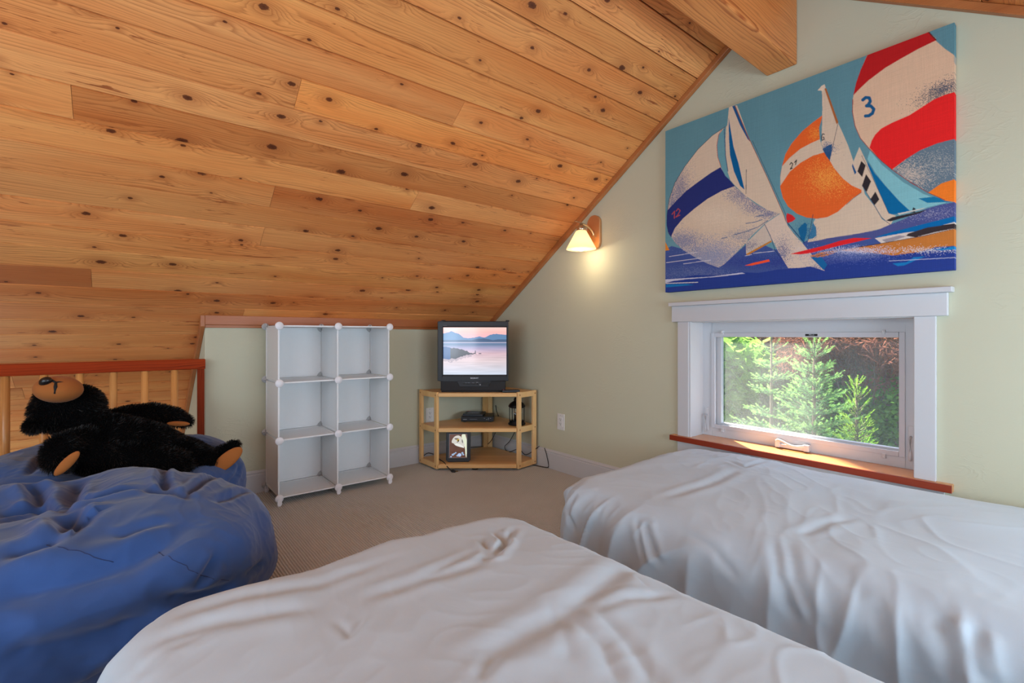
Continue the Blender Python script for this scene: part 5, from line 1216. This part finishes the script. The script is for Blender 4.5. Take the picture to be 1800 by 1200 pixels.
p = at(1356, 600, 5.2); conifer((p.x, p.y, -2.6), at(1356, 588, 5.2).z+.03, .46, 4, 'slender young fir with pale green shoots left of window centre', M['fir'], M['firtip'], step=.15, nb=5, zmin=-.9)
p = at(1431, 600, 4.9); conifer((p.x, p.y, -2.6), at(1431, 590, 4.9).z+.04, .50, 9, 'fuller young fir with upright tips at window centre', M['fir'], M['firtip'], step=.13, nb=6, zmin=-.9, up=.4)
p = at(1506, 700, 5.0); conifer((p.x, p.y, -2.6), at(1506, 672, 5.0).z, .34, 14, 'bright yellow-green conifer in the lower right of the window', M['yew'], M['yew'], name='small_conifer', step=.07, nb=7, zmin=-.9, nl=.02, up=.55)
def leafcloud(base, c, rad, n_, size, mat, label, seed, name='shrub', clump=40, cat='shrub', lace=False, group=None):
    rs_ = np.random.RandomState(seed); root = empty(name, base, label, cat, group); B0 = np.array(base); c = np.array(c)-B0
    cc = rs_.normal(size=(clump, 3)); cc /= np.linalg.norm(cc, axis=1)[:, None]; cc = c+cc*np.array(rad)*(rs_.rand(clump, 1)**.33)*.95
    ci = rs_.randint(clump, size=n_); q_ = rs_.normal(size=(n_, 3)); q_ /= np.linalg.norm(q_, axis=1)[:, None]
    P = cc[ci]+q_*np.array(rad)*.30*(rs_.rand(n_, 1)**.4)
    up_ = np.array([0, 0, 1.0]); nr = q_*.5+up_*.55+rs_.normal(size=(n_, 3))*.45; nr /= np.linalg.norm(nr, axis=1)[:, None]; a = np.cross(nr, rs_.normal(size=(n_, 3))); a /= np.linalg.norm(a, axis=1)[:, None]; b2 = np.cross(nr, a); s_ = size*(.6+.8*rs_.rand(n_, 1))
    if lace: T = np.stack([P-b2*s_*.07, P+b2*s_*.07, P+a*s_-up_*s_*.3], 1).reshape(-1, 3); kk = 3
    else: T = np.stack([P, P+a*s_*.45+b2*s_*.38, P+a*s_*1.1, P+a*s_*.45-b2*s_*.38], 1).reshape(-1, 3); kk = 4
    o = tri_mesh('leaves', T, mat, root, k=kk); o['kind'] = 'stuff'
    m = MB()
    for i in range(0, clump): 
        e = cc[i]; m.tube([(0, 0, 0), tuple(np.array([c[0]*.5, c[1]*.5, c[2]*.4])+e*.1), tuple(e)], [.035, .02, .004], 5)
    m.obj('stems', M['bark'], root)['kind'] = 'stuff'; return root
q1 = at(1262, 650, 7.0); leafcloud((q1.x+.3, q1.y+.3, -2.8), (q1.x+.2, q1.y+.45, q1.z+.0), (.8, 1.0, .75), 7000, .14, M['maple'], 'bright broad-leaved maple at the left edge of the window', 31, 'maple', 60, 'tree')
q1 = at(1300, 615, 8.6); leafcloud((q1.x, q1.y, -2.6), (q1.x+.2, q1.y+.9, q1.z+.2), (1.2, 1.6, 1.3), 12000, .085, M['darkleaf'], 'dark green tree behind the maple', 32, 'leafy_tree', 80, 'tree')
q1 = at(1400, 620, 9.0); leafcloud((q1.x, q1.y, -2.4), (q1.x, q1.y, q1.z+.3), (1.0, 1.3, .8), 16000, .12, M['rust'], 'rust coloured lace-leaf tree behind the two young firs', 33, 'lace_leaf_tree', 60, 'tree', lace=True)
q1 = at(1530, 630, 7.6); leafcloud((q1.x, q1.y, -2.8), (q1.x+.2, q1.y, q1.z+.15), (.9, 1.15, .65), 22000, .11, M['rust'], 'rust coloured lace-leaf tree filling the upper right of the window', 34, 'lace_leaf_tree', 70, 'tree', lace=True)
q1 = at(1550, 740, 7.4); leafcloud((q1.x, q1.y, -3.0), (q1.x+.3, q1.y, q1.z-.1), (.9, 1.4, .7), 14000, .06, M['darkleaf'], 'dark green shrub low at the right of the window', 35, 'shrub', 80)
q1 = at(1420, 700, 8.8); leafcloud((q1.x, q1.y, -2.6), (q1.x+.3, q1.y, q1.z-.2), (1.1, 2.0, 1.2), 14000, .075, M['darkleaf'], 'dark green shrub behind the two young firs', 36, 'shrub', 90)
for i, (x, y, z, rx, ry, rz, lab) in enumerate([(12.5, 3.2, .6, 1.5, 3.0, 1.6, 'broad dark tree at the back, behind the lace-leaf trees'), (13, 7.2, .8, 1.5, 3.0, 2.2, 'broad dark tree at the back, behind the maple'), (12.5, .2, .8, 1.5, 2.5, 2.2, 'broad dark tree at the back right of the window')]):
    leafcloud((x, y, -1.6), (x, y, z), (rx, ry, rz), 16000, .13, M['darkleaf'], lab, 40+i, 'leafy_tree', 120, 'tree')
# unseen trunk added outside the view so its shade ends the sill's sun patch
m = MB(); m.tube([(6.0, 4.70, -3.0), (6.0, 4.71, 2), (6.0, 4.72, 7), (6.0, 4.72, 12)], [.17, .15, .135, .12], 14); tag(m.obj('sun_blocker', M['bark']), 'unseen tall trunk added outside to shade part of the window sill', 'tree')
